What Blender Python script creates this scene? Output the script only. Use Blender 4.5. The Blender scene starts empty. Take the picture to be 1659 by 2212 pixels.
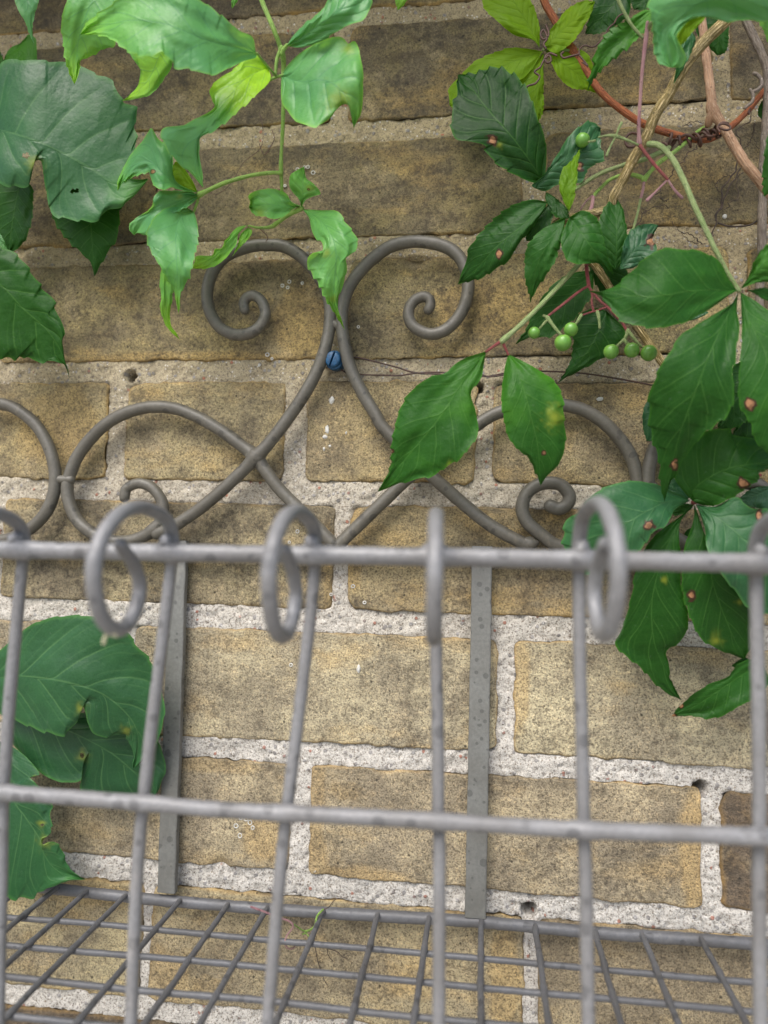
import bpy, math, random
import numpy as np
from mathutils import Vector, Matrix

random.seed(7)
RNG = np.random.default_rng(7)
C = bpy.context.scene.collection
SC = bpy.context.scene

# ------------------------------------------------------------------ camera
W, H, F = 1659.0, 2212.0, 1547.3          # the photograph in viewing units, focal length in the same units
YAW, PITCH, ROLL, D = 0.12801556, 0.07352827, 0.02694022, 0.46208194
_cy, _sy = math.cos(YAW), math.sin(YAW)
FW = np.array([-_sy*math.cos(PITCH), _cy*math.cos(PITCH), math.sin(PITCH)])
_r = np.array([_cy, _sy, 0.0]); _u = np.cross(_r, FW)
RT = _r*math.cos(ROLL)+_u*math.sin(ROLL)
UP = -_r*math.sin(ROLL)+_u*math.cos(ROLL)
cam_d = bpy.data.cameras.new('camera'); cam = bpy.data.objects.new('camera', cam_d); C.objects.link(cam)
cam.matrix_world = Matrix(((RT[0], UP[0], -FW[0], 0), (RT[1], UP[1], -FW[1], -D), (RT[2], UP[2], -FW[2], 0), (0, 0, 0, 1)))
cam_d.sensor_fit = 'HORIZONTAL'; cam_d.sensor_width = 36; cam_d.lens = F/W*36
cam_d.clip_start = 0.01; cam_d.clip_end = 200
cam_d.dof.use_dof = True; cam_d.dof.focus_distance = 0.447; cam_d.dof.aperture_fstop = 5.4
SC.camera = cam
# ------------------------------------------------------------------ light
SUN_EL, SUN_AZ = math.radians(52), math.radians(200)     # azimuth clockwise from +y; the sun stands in front of the wall
w = bpy.data.worlds.new('World'); SC.world = w; w.use_nodes = True
nt = w.node_tree; bg = nt.nodes['Background']; sky = nt.nodes.new('ShaderNodeTexSky')
sky.sky_type = 'NISHITA'; sky.sun_disc = False; sky.sun_elevation = SUN_EL; sky.sun_rotation = SUN_AZ
sky.dust_density = 3.0; sky.air_density = 1.0
nt.links.new(sky.outputs[0], bg.inputs[0]); bg.inputs[1].default_value = 0.125
sl = bpy.data.lights.new('sun', 'SUN'); sl.energy = 1.9; sl.angle = math.radians(36); sl.color = (1.0, 0.975, 0.94)
so = bpy.data.objects.new('sun', sl); C.objects.link(so)
sd = Vector((math.sin(SUN_AZ)*math.cos(SUN_EL), math.cos(SUN_AZ)*math.cos(SUN_EL), math.sin(SUN_EL)))
so.rotation_euler = sd.to_track_quat('Z', 'Y').to_euler()
SC.view_settings.view_transform = 'Standard'; SC.view_settings.look = 'None'
SC.view_settings.gamma = 1; SC.view_settings.use_curve_mapping = False
SC.view_settings.exposure = 0.9

# ------------------------------------------------------------------ helpers: points
REG = {1: (0, 0, .5), 2: (829.5, 0, .5), 3: (0, 486, .5), 4: (829.5, 486, .5), 5: (0, 1039, .5), 6: (829.5, 1039, .5),
       7: (0, 1659, .5), 8: (829.5, 1659, .5), 'b': (0, 1296.1, .2929), 'c': (1215.1, 837.1, .3051),
       'd': (216.0, 270.0, .3581), 'e': (1269.1, 0, .2441), 0: (0, 0, 1)}
def P(reg, pts):
    x0, y0, k = REG[reg]
    return np.array([(x0+p[0]*k, y0+p[1]*k) for p in pts], float)
def at(xy, off):
    """points at distance off (m) in front of the wall face, seen at xy"""
    xy = np.atleast_2d(np.asarray(xy, float)); off = np.broadcast_to(np.asarray(off, float), (len(xy),))
    d = FW[None]+RT[None]*((xy[:, :1]-W/2)/F)-UP[None]*((xy[:, 1:2]-H/2)/F)
    t = (D-off)/d[:, 1]
    return d*t[:, None]+np.array([0, -D, 0])
def mm(px, off): return px/F*(D-off)
def resample(pts, n, smooth=True):
    pts = np.asarray(pts, float)
    if smooth and len(pts) > 2:
        q = []
        e = np.vstack([2*pts[0]-pts[1], pts, 2*pts[-1]-pts[-2]])
        for i in range(len(pts)-1):
            p0, p1, p2, p3 = e[i], e[i+1], e[i+2], e[i+3]
            for t in np.linspace(0, 1, 14, endpoint=False):
                q.append(.5*(2*p1+(p2-p0)*t+(2*p0-5*p1+4*p2-p3)*t*t+(3*p1-p0-3*p2+p3)*t**3))
        q.append(pts[-1]); pts = np.array(q)
    s = np.concatenate([[0], np.cumsum(np.linalg.norm(np.diff(pts, axis=0), axis=1))]); s /= s[-1]
    t = np.linspace(0, 1, n)
    return np.stack([np.interp(t, s, pts[:, k]) for k in range(pts.shape[1])], 1)
def vnoise(p, seed=0):
    """value noise, p (n,3)"""
    p = np.asarray(p, float); i = np.floor(p).astype(np.int64); f = p-i; f = f*f*(3-2*f)
    def h(a, b, c):
        n = (a*374761393+b*668265263+c*2147483647+seed*1274126177) & 0xffffffff
        n = ((n ^ (n >> 13))*1274126177) & 0xffffffff
        n = ((n ^ (n >> 16))*2246822519) & 0xffffffff
        return ((n ^ (n >> 15)) & 0xffffff)/float(0xffffff)*2-1
    r = 0
    for dx in (0, 1):
        for dy in (0, 1):
            for dz in (0, 1):
                wgt = (f[:, 0] if dx else 1-f[:, 0])*(f[:, 1] if dy else 1-f[:, 1])*(f[:, 2] if dz else 1-f[:, 2])
                r = r+wgt*h(i[:, 0]+dx, i[:, 1]+dy, i[:, 2]+dz)
    return r
def fbm(p, oct=4, seed=0, gain=.5):
    r = 0; a = 1.0; p = np.asarray(p, float)
    for k in range(oct):
        r = r+a*vnoise(p*2**k+17.3*k, seed+k); a *= gain
    return r

# ------------------------------------------------------------------ helpers: objects
def mesh_obj(name, verts, faces, mat, parent=None, smooth=True, attrs=None):
    me = bpy.data.meshes.new(name)
    me.from_pydata([tuple(v) for v in verts] if not isinstance(verts, np.ndarray) else verts.tolist(), [], faces if isinstance(faces, list) else faces.tolist())
    if attrs:
        for k, v in attrs.items():
            a = me.attributes.new(k, 'FLOAT', 'POINT'); a.data.foreach_set('value', np.asarray(v, np.float32))
    if smooth: me.polygons.foreach_set('use_smooth', [True]*len(me.polygons))
    me.materials.append(mat); me.update()
    o = bpy.data.objects.new(name, me); C.objects.link(o)
    if parent: o.parent = parent
    return o
def thing(name, label, cat, group=None, kind=None):
    o = bpy.data.objects.new(name, None); C.objects.link(o); o.empty_display_size = .02
    o['label'] = label; o['category'] = cat
    if group: o['group'] = group
    if kind: o['kind'] = kind
    return o
def grid_faces(n, m, off=0, wrap=False):
    a = np.arange(n*m).reshape(n, m)+off
    if wrap: a = np.concatenate([a, a[:, :1]], 1)
    return np.stack([a[:-1, :-1], a[:-1, 1:], a[1:, 1:], a[1:, :-1]], -1).reshape(-1, 4)
def tube_data(pts, r, n=None, seg=14, rough=0.0, seed=0, flat=1.0, cap=True, smooth=True, bumps=()):
    pts = np.asarray(pts, float)
    L = np.linalg.norm(np.diff(pts, axis=0), axis=1).sum()
    if n is None: n = int(max(4, min(400, L/0.0018)))
    rr = np.atleast_1d(np.asarray(r, float))
    c = resample(pts, n, smooth)
    rad = np.interp(np.linspace(0, 1, n), np.linspace(0, 1, len(rr)), rr) if len(rr) > 1 else np.full(n, rr[0])
    for (bp, ba, bw) in bumps:                      # swellings at welds and nodes
        d = np.linalg.norm(c-np.asarray(bp)[None], axis=1); rad = rad*(1+ba*np.exp(-(d/bw)**2))
    t = np.gradient(c, axis=0); t /= np.linalg.norm(t, axis=1)[:, None]+1e-12
    ref = np.array([0, 1, 0.]) if abs(t[0][1]) < .9 else np.array([1., 0, 0])
    nn = np.zeros_like(c); v = ref-t[0]*ref.dot(t[0]); v /= np.linalg.norm(v)
    for i in range(n):
        v = v-t[i]*v.dot(t[i]); v /= np.linalg.norm(v)+1e-12; nn[i] = v
    b = np.cross(t, nn)
    if cap:
        k = 4; rad = rad.copy(); cc = c.copy()
        e = np.sin(np.linspace(.15, 1, k)*math.pi/2)
        # dome both ends
        pre_c = [c[0]-t[0]*rad[0]*x for x in (1, .85, .5)]; pre_r = [rad[0]*x for x in (.05, .55, .87)]
        post_c = [c[-1]+t[-1]*rad[-1]*x for x in (.5, .85, 1)]; post_r = [rad[-1]*x for x in (.87, .55, .05)]
        c = np.vstack([pre_c, c, post_c]); rad = np.concatenate([pre_r, rad, post_r])
        nn = np.vstack([[nn[0]]*3, nn, [nn[-1]]*3]); b = np.vstack([[b[0]]*3, b, [b[-1]]*3])
    N = len(c); a = np.linspace(0, 2*math.pi, seg, endpoint=False)
    vv = c[:, None]+rad[:, None, None]*(np.cos(a)[None, :, None]*nn[:, None]*flat+np.sin(a)[None, :, None]*b[:, None])
    vv = vv.reshape(-1, 3)
    if rough:
        ctr = np.repeat(c, seg, 0); d = vv-ctr; R_ = np.repeat(rad, seg)
        nz = fbm(vv*260+seed*9.1, 3, seed); vv = ctr+d*(1+rough*nz/np.maximum(R_, 1e-5))[:, None]
    tl = np.repeat(np.concatenate([[0], np.cumsum(np.linalg.norm(np.diff(c, axis=0), axis=1))]), seg)
    ta = np.tile(np.abs(a-math.pi), N)
    f = grid_faces(N, seg, 0, True)
    return vv, f, tl, ta
def join_data(parts):
    V, Fs, TL, TA = [], [], [], []; o = 0
    for v, f, tl, ta in parts:
        V.append(v); Fs.append(f+o); TL.append(tl); TA.append(ta); o += len(v)
    return np.vstack(V), np.vstack(Fs), np.concatenate(TL), np.concatenate(TA)
def tube_obj(name, pts, r, mat, parent=None, **k):
    v, f, tl, ta = tube_data(pts, r, **k)
    return mesh_obj(name, v, f, mat, parent, attrs={'tl': tl, 'ta': ta})
def blob_data(c, r, seed=0, sc=(1, 1, 1), n=14, rough=.18):
    u = np.linspace(0, math.pi, n)[:, None]; a = np.linspace(0, 2*math.pi, n*2, endpoint=False)[None]
    d = np.stack([np.sin(u)*np.cos(a), np.sin(u)*np.sin(a), np.cos(u)*np.ones_like(a)], -1).reshape(-1, 3)
    k = 1+rough*fbm(d*1.7+seed*3.3, 2, seed)
    v = np.asarray(c)[None]+d*k[:, None]*r*np.asarray(sc)[None]
    return v, grid_faces(n, 2*n, 0, True), np.zeros(len(v)), np.zeros(len(v))

# ------------------------------------------------------------------ materials
class NT:
    def __init__(s, name):
        s.m = bpy.data.materials.new(name); s.m.use_nodes = True; s.t = s.m.node_tree
        s.p = s.t.nodes['Principled BSDF']; s.out = s.t.nodes['Material Output']
    def n(s, typ, **k):
        nd = s.t.nodes.new('ShaderNode'+typ)
        ins = k.pop('ins', {})
        for a, v in k.items(): setattr(nd, a, v)
        for a, v in ins.items(): s.set(nd, a, v)
        return nd
    def set(s, nd, a, v):
        i = nd.inputs[a]
        if isinstance(v, bpy.types.NodeSocket): s.t.links.new(v, i)
        elif isinstance(v, bpy.types.Node): s.t.links.new(v.outputs[0], i)
        else: i.default_value = v
    def math(s, op, a, b=0, c=0, clamp=False):
        nd = s.n('Math', operation=op, use_clamp=clamp); s.set(nd, 0, a); s.set(nd, 1, b)
        if op in ('MULTIPLY_ADD', 'COMPARE', 'SMOOTH_MIN'): s.set(nd, 2, c)
        return nd.outputs[0]
    def noise(s, vec, scale, detail=4, rough=.55, dim='3D', out=0, dist=0):
        nd = s.n('TexNoise', ins={'Scale': scale, 'Detail': detail, 'Roughness': rough, 'Distortion': dist})
        s.set(nd, 'Vector', vec); return nd.outputs[out]
    def ramp(s, v, *st):
        nd = s.n('ValToRGB'); s.set(nd, 0, v); e = nd.color_ramp.elements
        while len(e) < len(st): e.new(.5)
        for i, (p, c) in enumerate(st):
            e[i].position = p; e[i].color = (c, c, c, 1) if isinstance(c, (int, float)) else (*c, 1)
        return nd.outputs[0]
    def mix(s, f, a, b, typ='MIX'):
        nd = s.n('Mix', data_type='RGBA', blend_type=typ)
        s.set(nd, 0, f)
        for i, x in ((6, a), (7, b)): s.set(nd, i, (*x, 1) if isinstance(x, tuple) and len(x) == 3 else x)
        return nd.outputs[2]
    def scale(s, vec, sc, add=None):
        nd = s.n('VectorMath', operation='MULTIPLY'); s.set(nd, 0, vec); s.set(nd, 1, sc); r = nd.outputs[0]
        if add is not None:
            n2 = s.n('VectorMath', operation='ADD'); s.set(n2, 0, r); s.set(n2, 1, add); r = n2.outputs[0]
        return r
    def bump(s, h, st, dist=.001, nrm=None):
        nd = s.n('Bump', ins={'Strength': st, 'Distance': dist, 'Height': h})
        if nrm is not None: s.set(nd, 'Normal', nrm)
        return nd.outputs[0]
    def attr(s, name): return s.n('Attribute', attribute_name=name).outputs['Fac']

def m_brick():
    k = NT('brick'); tc = k.n('TexCoord').outputs['Object']; oi = k.n('ObjectInfo')
    off = k.n('CombineXYZ', ins={0: k.math('MULTIPLY', oi.outputs['Random'], 11.), 1: k.math('MULTIPLY', oi.outputs['Random'], 37.), 2: k.math('MULTIPLY', oi.outputs['Random'], 5.)}).outputs[0]
    v = k.scale(tc, (1, 1, 1), off)
    hs = k.scale(tc, (6, 20, 34), off)                 # horizontally drawn fire marks
    base = oi.outputs['Color']; al = oi.outputs['Alpha']
    big = k.noise(v, 21, 6, .66)
    st = k.noise(hs, 1.5, 7, .7, dist=.8)
    grey = k.mix(.62, base, (.16, .135, .105))
    c = k.mix(k.ramp(big, (.42, 0.), (.58, .85)), base, grey)
    c = k.mix(k.math('MULTIPLY', al, k.ramp(st, (.49, 0.), (.64, .9))), c, k.mix(.66, base, (.085, .07, .052)))
    yel = k.noise(k.scale(v, (7, 9, 16), (3., 3., 3.)), 1.9, 5, .62)
    yf = k.math('MAXIMUM', k.ramp(yel, (.53, 0.), (.68, .6)), k.attr('yel'))
    c = k.mix(yf, c, k.mix(.62, base, (.56, .36, .11)))
    # coarse sandy grain and dark soot specks
    wp_ = k.n('NewGeometry').outputs['Position']
    gr = k.noise(k.scale(wp_, (.8, 1, 1.25)), 17, 7, .7, dist=.4); gr2 = k.noise(wp_, 75, 5, .7)
    c = k.mix(k.math('MULTIPLY', al, k.math('MULTIPLY', k.ramp(gr, (.46, 0.), (.58, .85)), k.ramp(gr2, (.36, 1.), (.62, .35)))), c, k.mix(.7, c, (.05, .043, .035)))
    c = k.mix(k.ramp(k.noise(wp_, 33, 5, .7), (.54, 0.), (.66, .55)), c, k.mix(.5, c, (.62, .50, .30)))
    g = k.noise(v, 900, 3, .7)
    c = k.mix(k.ramp(g, (.40, .85), (.50, 0.)), c, k.mix(.72, c, (.045, .036, .027)))
    g4 = k.noise(v, 430, 4, .75)
    c = k.mix(k.ramp(g4, (.39, .7), (.47, 0.)), c, k.mix(.58, c, (.05, .04, .03)))
    g2 = k.noise(v, 560, 3, .7)
    c = k.mix(k.ramp(g2, (.54, 0.), (.66, .5)), c, k.mix(1., c, (1.9, 1.75, 1.55), 'MULTIPLY'))
    so = k.noise(v, 36, 8, .76); so2 = k.noise(v, 260, 4, .7)
    al2 = k.math('MULTIPLY_ADD', al, .75, .2)
    mo = k.math('MULTIPLY', k.ramp(k.noise(v, 72, 5, .7), (.49, 0.), (.60, 1.)), k.ramp(so2, (.40, 1.), (.58, .2)))
    c = k.mix(k.math('MULTIPLY', mo, .42), c, k.mix(.66, c, (.07, .05, .04)))
    soot = k.math('MULTIPLY', al2, k.math('MULTIPLY', k.ramp(so, (.48, 0.), (.57, 1.)), k.ramp(so2, (.38, 1.), (.60, .2))))
    soot = k.math('MAXIMUM', soot, k.math('MULTIPLY', k.math('MULTIPLY', k.attr('topd'), al2), k.ramp(so2, (.36, 1.), (.62, .45))))
    ed = k.attr('edge')
    c = k.mix(k.math('MULTIPLY', ed, k.ramp(big, (.42, .85), (.56, .2))), c, k.mix(.7, base, (.55, .33, .09)))
    soot = k.math('MAXIMUM', k.math('MULTIPLY', soot, .82), k.math('MULTIPLY', ed, k.ramp(so, (.42, .0), (.58, .9))), clamp=True)
    c = k.mix(soot, c, (.05, .043, .033))
    vo = k.n('TexVoronoi', feature='F1', ins={'Scale': 95., 'Randomness': 1.}); k.set(vo, 'Vector', v)
    spk = k.math('MULTIPLY', k.ramp(vo.outputs['Distance'], (.055, 1.), (.09, 0.)), .8)
    c = k.mix(spk, c, (.03, .026, .02))
    k.set(k.p, 'Base Color', c); k.set(k.p, 'Roughness', .93); k.p.inputs['Specular IOR Level'].default_value = .25
    b = k.bump(g, .7, .0008); b = k.bump(g4, .6, .0012, b); b = k.bump(st, .3, .002, b); b = k.bump(so2, .7, .0018, b); b = k.bump(spk, -.5, .0012, b)
    k.set(k.p, 'Normal', b); return k.m

def m_mortar():
    k = NT('mortar'); v = k.n('TexCoord').outputs['Object']
    big = k.noise(v, 9, 4, .6)
    # lime-white low down, buff dirt plus painted vine shade higher up, broken by noise
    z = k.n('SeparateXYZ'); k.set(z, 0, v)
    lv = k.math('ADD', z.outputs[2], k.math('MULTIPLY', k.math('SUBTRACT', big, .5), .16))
    dirt_shade = k.ramp(k.math('MULTIPLY_ADD', lv, 2.2, .5), (.36, 0.), (.86, 1.))
    c = k.mix(dirt_shade, (.58, .55, .495), (.40, .33, .195))
    g = k.noise(v, 620, 4, .72)
    c = k.mix(k.ramp(g, (.38, .9), (.50, 0.)), c, k.mix(.7, c, (.10, .08, .06)))
    g3 = k.noise(v, 1500, 2, .6)
    c = k.mix(k.ramp(g3, (.34, .75), (.44, 0.)), c, (.12, .10, .08))
    vo = k.n('TexVoronoi', feature='F1', ins={'Scale': 300., 'Randomness': 1.}); k.set(vo, 'Vector', k.scale(v, (1, .3, 1)))
    sel = k.n('SeparateColor'); k.set(sel, 0, vo.outputs['Color'])
    peb = k.math('MULTIPLY', k.ramp(vo.outputs['Distance'], (.30, 1.), (.42, 0.)), k.ramp(sel.outputs[0], (.74, 0.), (.76, 1.)))
    pc = k.ramp(sel.outputs[1], (0., (.18, .17, .165)), (.3, (.33, .32, .31)), (.6, (.24, .19, .14)), (.86, (.16, .15, .15)), (.93, (.36, .14, .09)))
    c = k.mix(k.math('MULTIPLY', peb, .8), c, pc)
    vo2 = k.n('TexVoronoi', feature='F1', ins={'Scale': 620., 'Randomness': 1.}); k.set(vo2, 'Vector', v)
    s2 = k.n('SeparateColor'); k.set(s2, 0, vo2.outputs['Color'])
    p2 = k.math('MULTIPLY', k.ramp(vo2.outputs['Distance'], (.25, 1.), (.45, 0.)), k.ramp(s2.outputs[0], (.66, 0.), (.68, 1.)))
    c = k.mix(k.math('MULTIPLY', p2, .75), c, k.ramp(s2.outputs[1], (0., (.10, .085, .07)), (.55, (.26, .21, .15)), (.9, (.75, .72, .66))))
    so = k.noise(v, 30, 6, .7)
    c = k.mix(k.math('MULTIPLY', k.ramp(so, (.52, 0.), (.68, .6)), dirt_shade), c, (.12, .095, .06))
    pit = k.attr('pit'); c = k.mix(pit, c, (.045, .038, .03))
    k.set(k.p, 'Base Color', c); k.set(k.p, 'Roughness', .96); k.p.inputs['Specular IOR Level'].default_value = .2
    b = k.bump(g, .8, .0012); b = k.bump(peb, .6, .0012, b); b = k.bump(p2, .35, .0006, b)
    k.set(k.p, 'Normal', b); return k.m

def m_iron(name, col, spotty=.5, rgh=.44):
    k = NT(name); v = k.n('TexCoord').outputs['Object']
    n1 = k.noise(v, 34, 5, .6); n2 = k.noise(v, 520, 3, .6)
    c = k.mix(k.ramp(n1, (.35, 0.), (.65, 1.)), tuple(x*1.13 for x in col), tuple(x*.82 for x in (col[0], col[1]*.97, col[2]*.93)))
    c = k.mix(k.ramp(n2, (.4, .35), (.6, 0.)), c, tuple(x*.6 for x in col))
    vo = k.n('TexVoronoi', feature='F1', ins={'Scale': 170., 'Randomness': 1.}); k.set(vo, 'Vector', v)
    s = k.n('SeparateColor'); k.set(s, 0, vo.outputs['Color'])
    size = k.math('MULTIPLY', s.outputs[1], .52)
    dot = k.math('MULTIPLY', k.math('LESS_THAN', vo.outputs['Distance'], size), k.ramp(s.outputs[0], (1-spotty, 0.), (1-spotty+.02, 1.)))
    c = k.mix(k.math('MULTIPLY', dot, .55), c, tuple(x*.33 for x in col))
    w_ = k.noise(k.scale(v, (1, 1, .35)), 60, 5, .7)       # chalky worn streaks
    c = k.mix(k.ramp(w_, (.62, 0.), (.74, .5)), c, (min(1, col[0]*1.9), min(1, col[1]*1.8), min(1, col[2]*1.65)))
    k.set(k.p, 'Base Color', c); k.set(k.p, 'Roughness', k.ramp(n1, (.3, rgh), (.7, rgh+.14)))
    k.p.inputs['Specular IOR Level'].default_value = .55
    b = k.bump(n2, .22, .0005); b = k.bump(n1, .35, .002, b); b = k.bump(dot, -.2, .0003, b)
    k.set(k.p, 'Normal', b); return k.m

def m_leaf(name, dark, mid, lit, vein, rough=.42, trans=.35, veinmix=.5, spec=.5):
    k = NT(name); v = k.n('TexCoord').outputs['Object']
    tone = k.attr('tone'); spot = k.attr('spot'); s = k.attr('s'); ph = k.attr('ph'); yel = k.attr('yel')
    n1 = k.noise(v, 45, 4, .6); n2 = k.noise(v, 380, 3, .6)
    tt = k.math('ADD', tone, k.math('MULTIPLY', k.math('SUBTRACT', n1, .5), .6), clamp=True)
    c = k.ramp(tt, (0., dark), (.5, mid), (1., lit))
    c = k.mix(yel, c, (.34, .36, .035))
    # veins: midrib, side veins, fine net
    rib = k.ramp(s, (.008, 1.), (.022, 0.))
    pp = k.math('PINGPONG', ph, .5)
    lat = k.ramp(pp, (.012, 1.), (.045, 0.)); lat = k.math('MULTIPLY', lat, k.ramp(s, (.55, 1.), (.95, .15)))
    pq = k.math('PINGPONG', k.math('MULTIPLY_ADD', ph, 2., .5), .5)
    lat2 = k.math('MULTIPLY', k.ramp(pq, (.02, .35), (.07, 0.)), k.ramp(s, (.1, 0.), (.45, 1.)))
    vo = k.n('TexVoronoi', feature='DISTANCE_TO_EDGE', ins={'Scale': 420.}); k.set(vo, 'Vector', v)
    net = k.ramp(vo.outputs['Distance'], (.02, 1.), (.10, 0.))
    vein_f = k.math('MAXIMUM', k.math('MAXIMUM', rib, lat), lat2)
    c = k.mix(k.math('MULTIPLY', net, .10), c, k.mix(.5, c, vein))
    c = k.mix(k.math('MULTIPLY', vein_f, veinmix), c, vein)
    c = k.mix(k.math('MULTIPLY', k.ramp(s, (.93, 0.), (1., .5)), 1.), c, k.mix(.6, c, lit))     # pale leaf margin
    c = k.mix(k.ramp(n2, (.66, 0.), (.74, .12)), c, k.mix(.5, c, (.35, .4, .33)))                # dust
    ring = k.ramp(spot, (.02, 0.), (.12, 1.)); core = k.ramp(spot, (.34, 0.), (.46, 1.))
    c = k.mix(ring, c, (.045, .02, .012)); c = k.mix(core, c, k.mix(k.ramp(n2, (.4, 0.), (.6, 1.)), (.40, .20, .10), (.20, .10, .05)))
    k.set(k.p, 'Base Color', c)
    k.set(k.p, 'Roughness', k.ramp(n1, (.3, rough-.08), (.7, rough+.1))); k.p.inputs['Specular IOR Level'].default_value = spec
    puff = k.ramp(pp, (0., 0.), (.16, .8), (.5, 1.))
    b = k.bump(puff, .28, .0009); b = k.bump(n1, .5, .003, b); b = k.bump(k.noise(v, 130, 3, .55), .35, .0012, b); b = k.bump(net, -.2, .0004, b); b = k.bump(rib, -.5, .0007, b)
    k.set(k.p, 'Normal', b)
    tr = k.n('BsdfTranslucent'); k.set(tr, 'Color', k.mix(.55, c, k.mix(1., c, (1.0, 1.0, .35), 'MULTIPLY')))
    k.set(tr, 'Color', k.mix(.5, c, lit)); k.set(tr, 'Normal', b)
    mx = k.n('MixShader', ins={0: trans}); k.set(mx, 1, k.p.outputs[0]); k.set(mx, 2, tr.outputs[0])
    k.t.links.new(mx.outputs[0], k.out.inputs[0]); return k.m

def m_stem(name, a, b_, fis=None, ts=260., sc=9.):
    k = NT(name); tl = k.attr('tl'); ta = k.attr('ta')
    v = k.n('CombineXYZ', ins={0: k.math('MULTIPLY', ta, 2.2), 1: k.math('MULTIPLY', tl, ts*.28), 2: 0.}).outputs[0]
    n1 = k.noise(v, 1.6, 5, .65); o = k.n('TexCoord').outputs['Object']; n2 = k.noise(o, 60, 4, .6)
    c = k.mix(k.ramp(n2, (.35, 0.), (.65, 1.)), a, b_)
    c = k.mix(k.ramp(n1, (.36, .6), (.5, 0.)), c, tuple(x*.45 for x in b_))
    if fis:
        f = k.noise(v, sc*.28, 4, .7); m = k.ramp(f, (.53, 0.), (.59, .9)); c = k.mix(m, c, fis)
    vo = k.n('TexVoronoi', feature='F1', ins={'Scale': 300.}); k.set(vo, 'Vector', o)
    c = k.mix(k.ramp(vo.outputs['Distance'], (.12, .7), (.2, 0.)), c, tuple(x*.35 for x in b_))
    k.set(k.p, 'Base Color', c); k.set(k.p, 'Roughness', .6)
    k.set(k.p, 'Normal', k.bump(n1, .9, .0016)); return k.m

def m_plain(name, a, b_, rough=.6, sc=200):
    k = NT(name); o = k.n('TexCoord').outputs['Object']; n = k.noise(o, sc, 4, .6)
    k.set(k.p, 'Base Color', k.mix(k.ramp(n, (.35, 0.), (.65, 1.)), a, b_)); k.set(k.p, 'Roughness', rough)
    k.set(k.p, 'Normal', k.bump(n, .3, .0006)); return k.m

M_BRICK, M_MORTAR = m_brick(), m_mortar()
M_IRON = m_iron('weathered_grey_iron', (.102, .094, .074), .4)
M_RAIL = m_iron('pale_grey_iron', (.200, .200, .203), .35, .38)
M_STRAP = m_iron('strap_grey_iron', (.148, .150, .138), .9)
M_MESH = m_iron('mesh_grey_iron', (.100, .102, .108), .35)
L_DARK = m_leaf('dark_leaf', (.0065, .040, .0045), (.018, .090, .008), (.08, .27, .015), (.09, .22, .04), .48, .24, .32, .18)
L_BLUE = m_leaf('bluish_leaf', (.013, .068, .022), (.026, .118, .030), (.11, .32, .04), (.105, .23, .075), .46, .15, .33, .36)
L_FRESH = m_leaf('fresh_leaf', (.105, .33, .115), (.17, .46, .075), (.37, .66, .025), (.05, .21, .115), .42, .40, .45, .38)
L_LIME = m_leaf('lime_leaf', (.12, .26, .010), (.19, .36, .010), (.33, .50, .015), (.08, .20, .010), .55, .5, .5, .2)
S_GREEN = m_stem('green_stem', (.30, .50, .085), (.22, .40, .06), (.42, .55, .20))
S_PALE = m_stem('pale_green_stem', (.26, .33, .12), (.17, .26, .07), (.42, .45, .24))
S_RED = m_stem('red_petiole', (.30, .055, .055), (.20, .05, .04))
S_PINK = m_stem('pink_petiole', (.44, .27, .25), (.36, .17, .19))
S_RUST = m_stem('rusty_cane', (.34, .090, .022), (.19, .048, .014), (.42, .15, .04))
S_TAN = m_stem('tan_cane', (.21, .15, .035), (.13, .095, .022), (.70, .54, .28), 150., 8.)
S_BROWN = m_stem('light_brown_cane', (.46, .27, .155), (.30, .165, .09), (.52, .36, .24))
S_GREY = m_stem('grey_cane', (.22, .175, .13), (.14, .11, .085), (.30, .26, .21))
S_DRY = m_plain('dry_tendril', (.10, .045, .028), (.05, .024, .018), .6, 300)
S_ROOT = m_plain('dry_root', (.075, .05, .035), (.03, .022, .018), .8, 300)
M_BERRY = m_plain('green_berry', (.15, .32, .045), (.10, .25, .035), .38, 90)
M_LIME = m_plain('lime_white', (.62, .61, .56), (.44, .43, .39), .9)
M_WIRE = m_plain('rusty_wire', (.09, .045, .03), (.035, .022, .018), .6, 500)
M_BLUE = m_plain('blue_plastic', (.012, .09, .20), (.006, .045, .11), .42, 500)

# ------------------------------------------------------------------ the ground
gk = m_plain('paving', (.42, .39, .34), (.33, .31, .27), .9, 12)
g = mesh_obj('ground', [(-40, .3, -1.15), (40, .3, -1.15), (40, -60, -1.15), (-40, -60, -1.15)], [(0, 3, 2, 1)], gk, smooth=False)
g['kind'] = 'structure'

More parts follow.
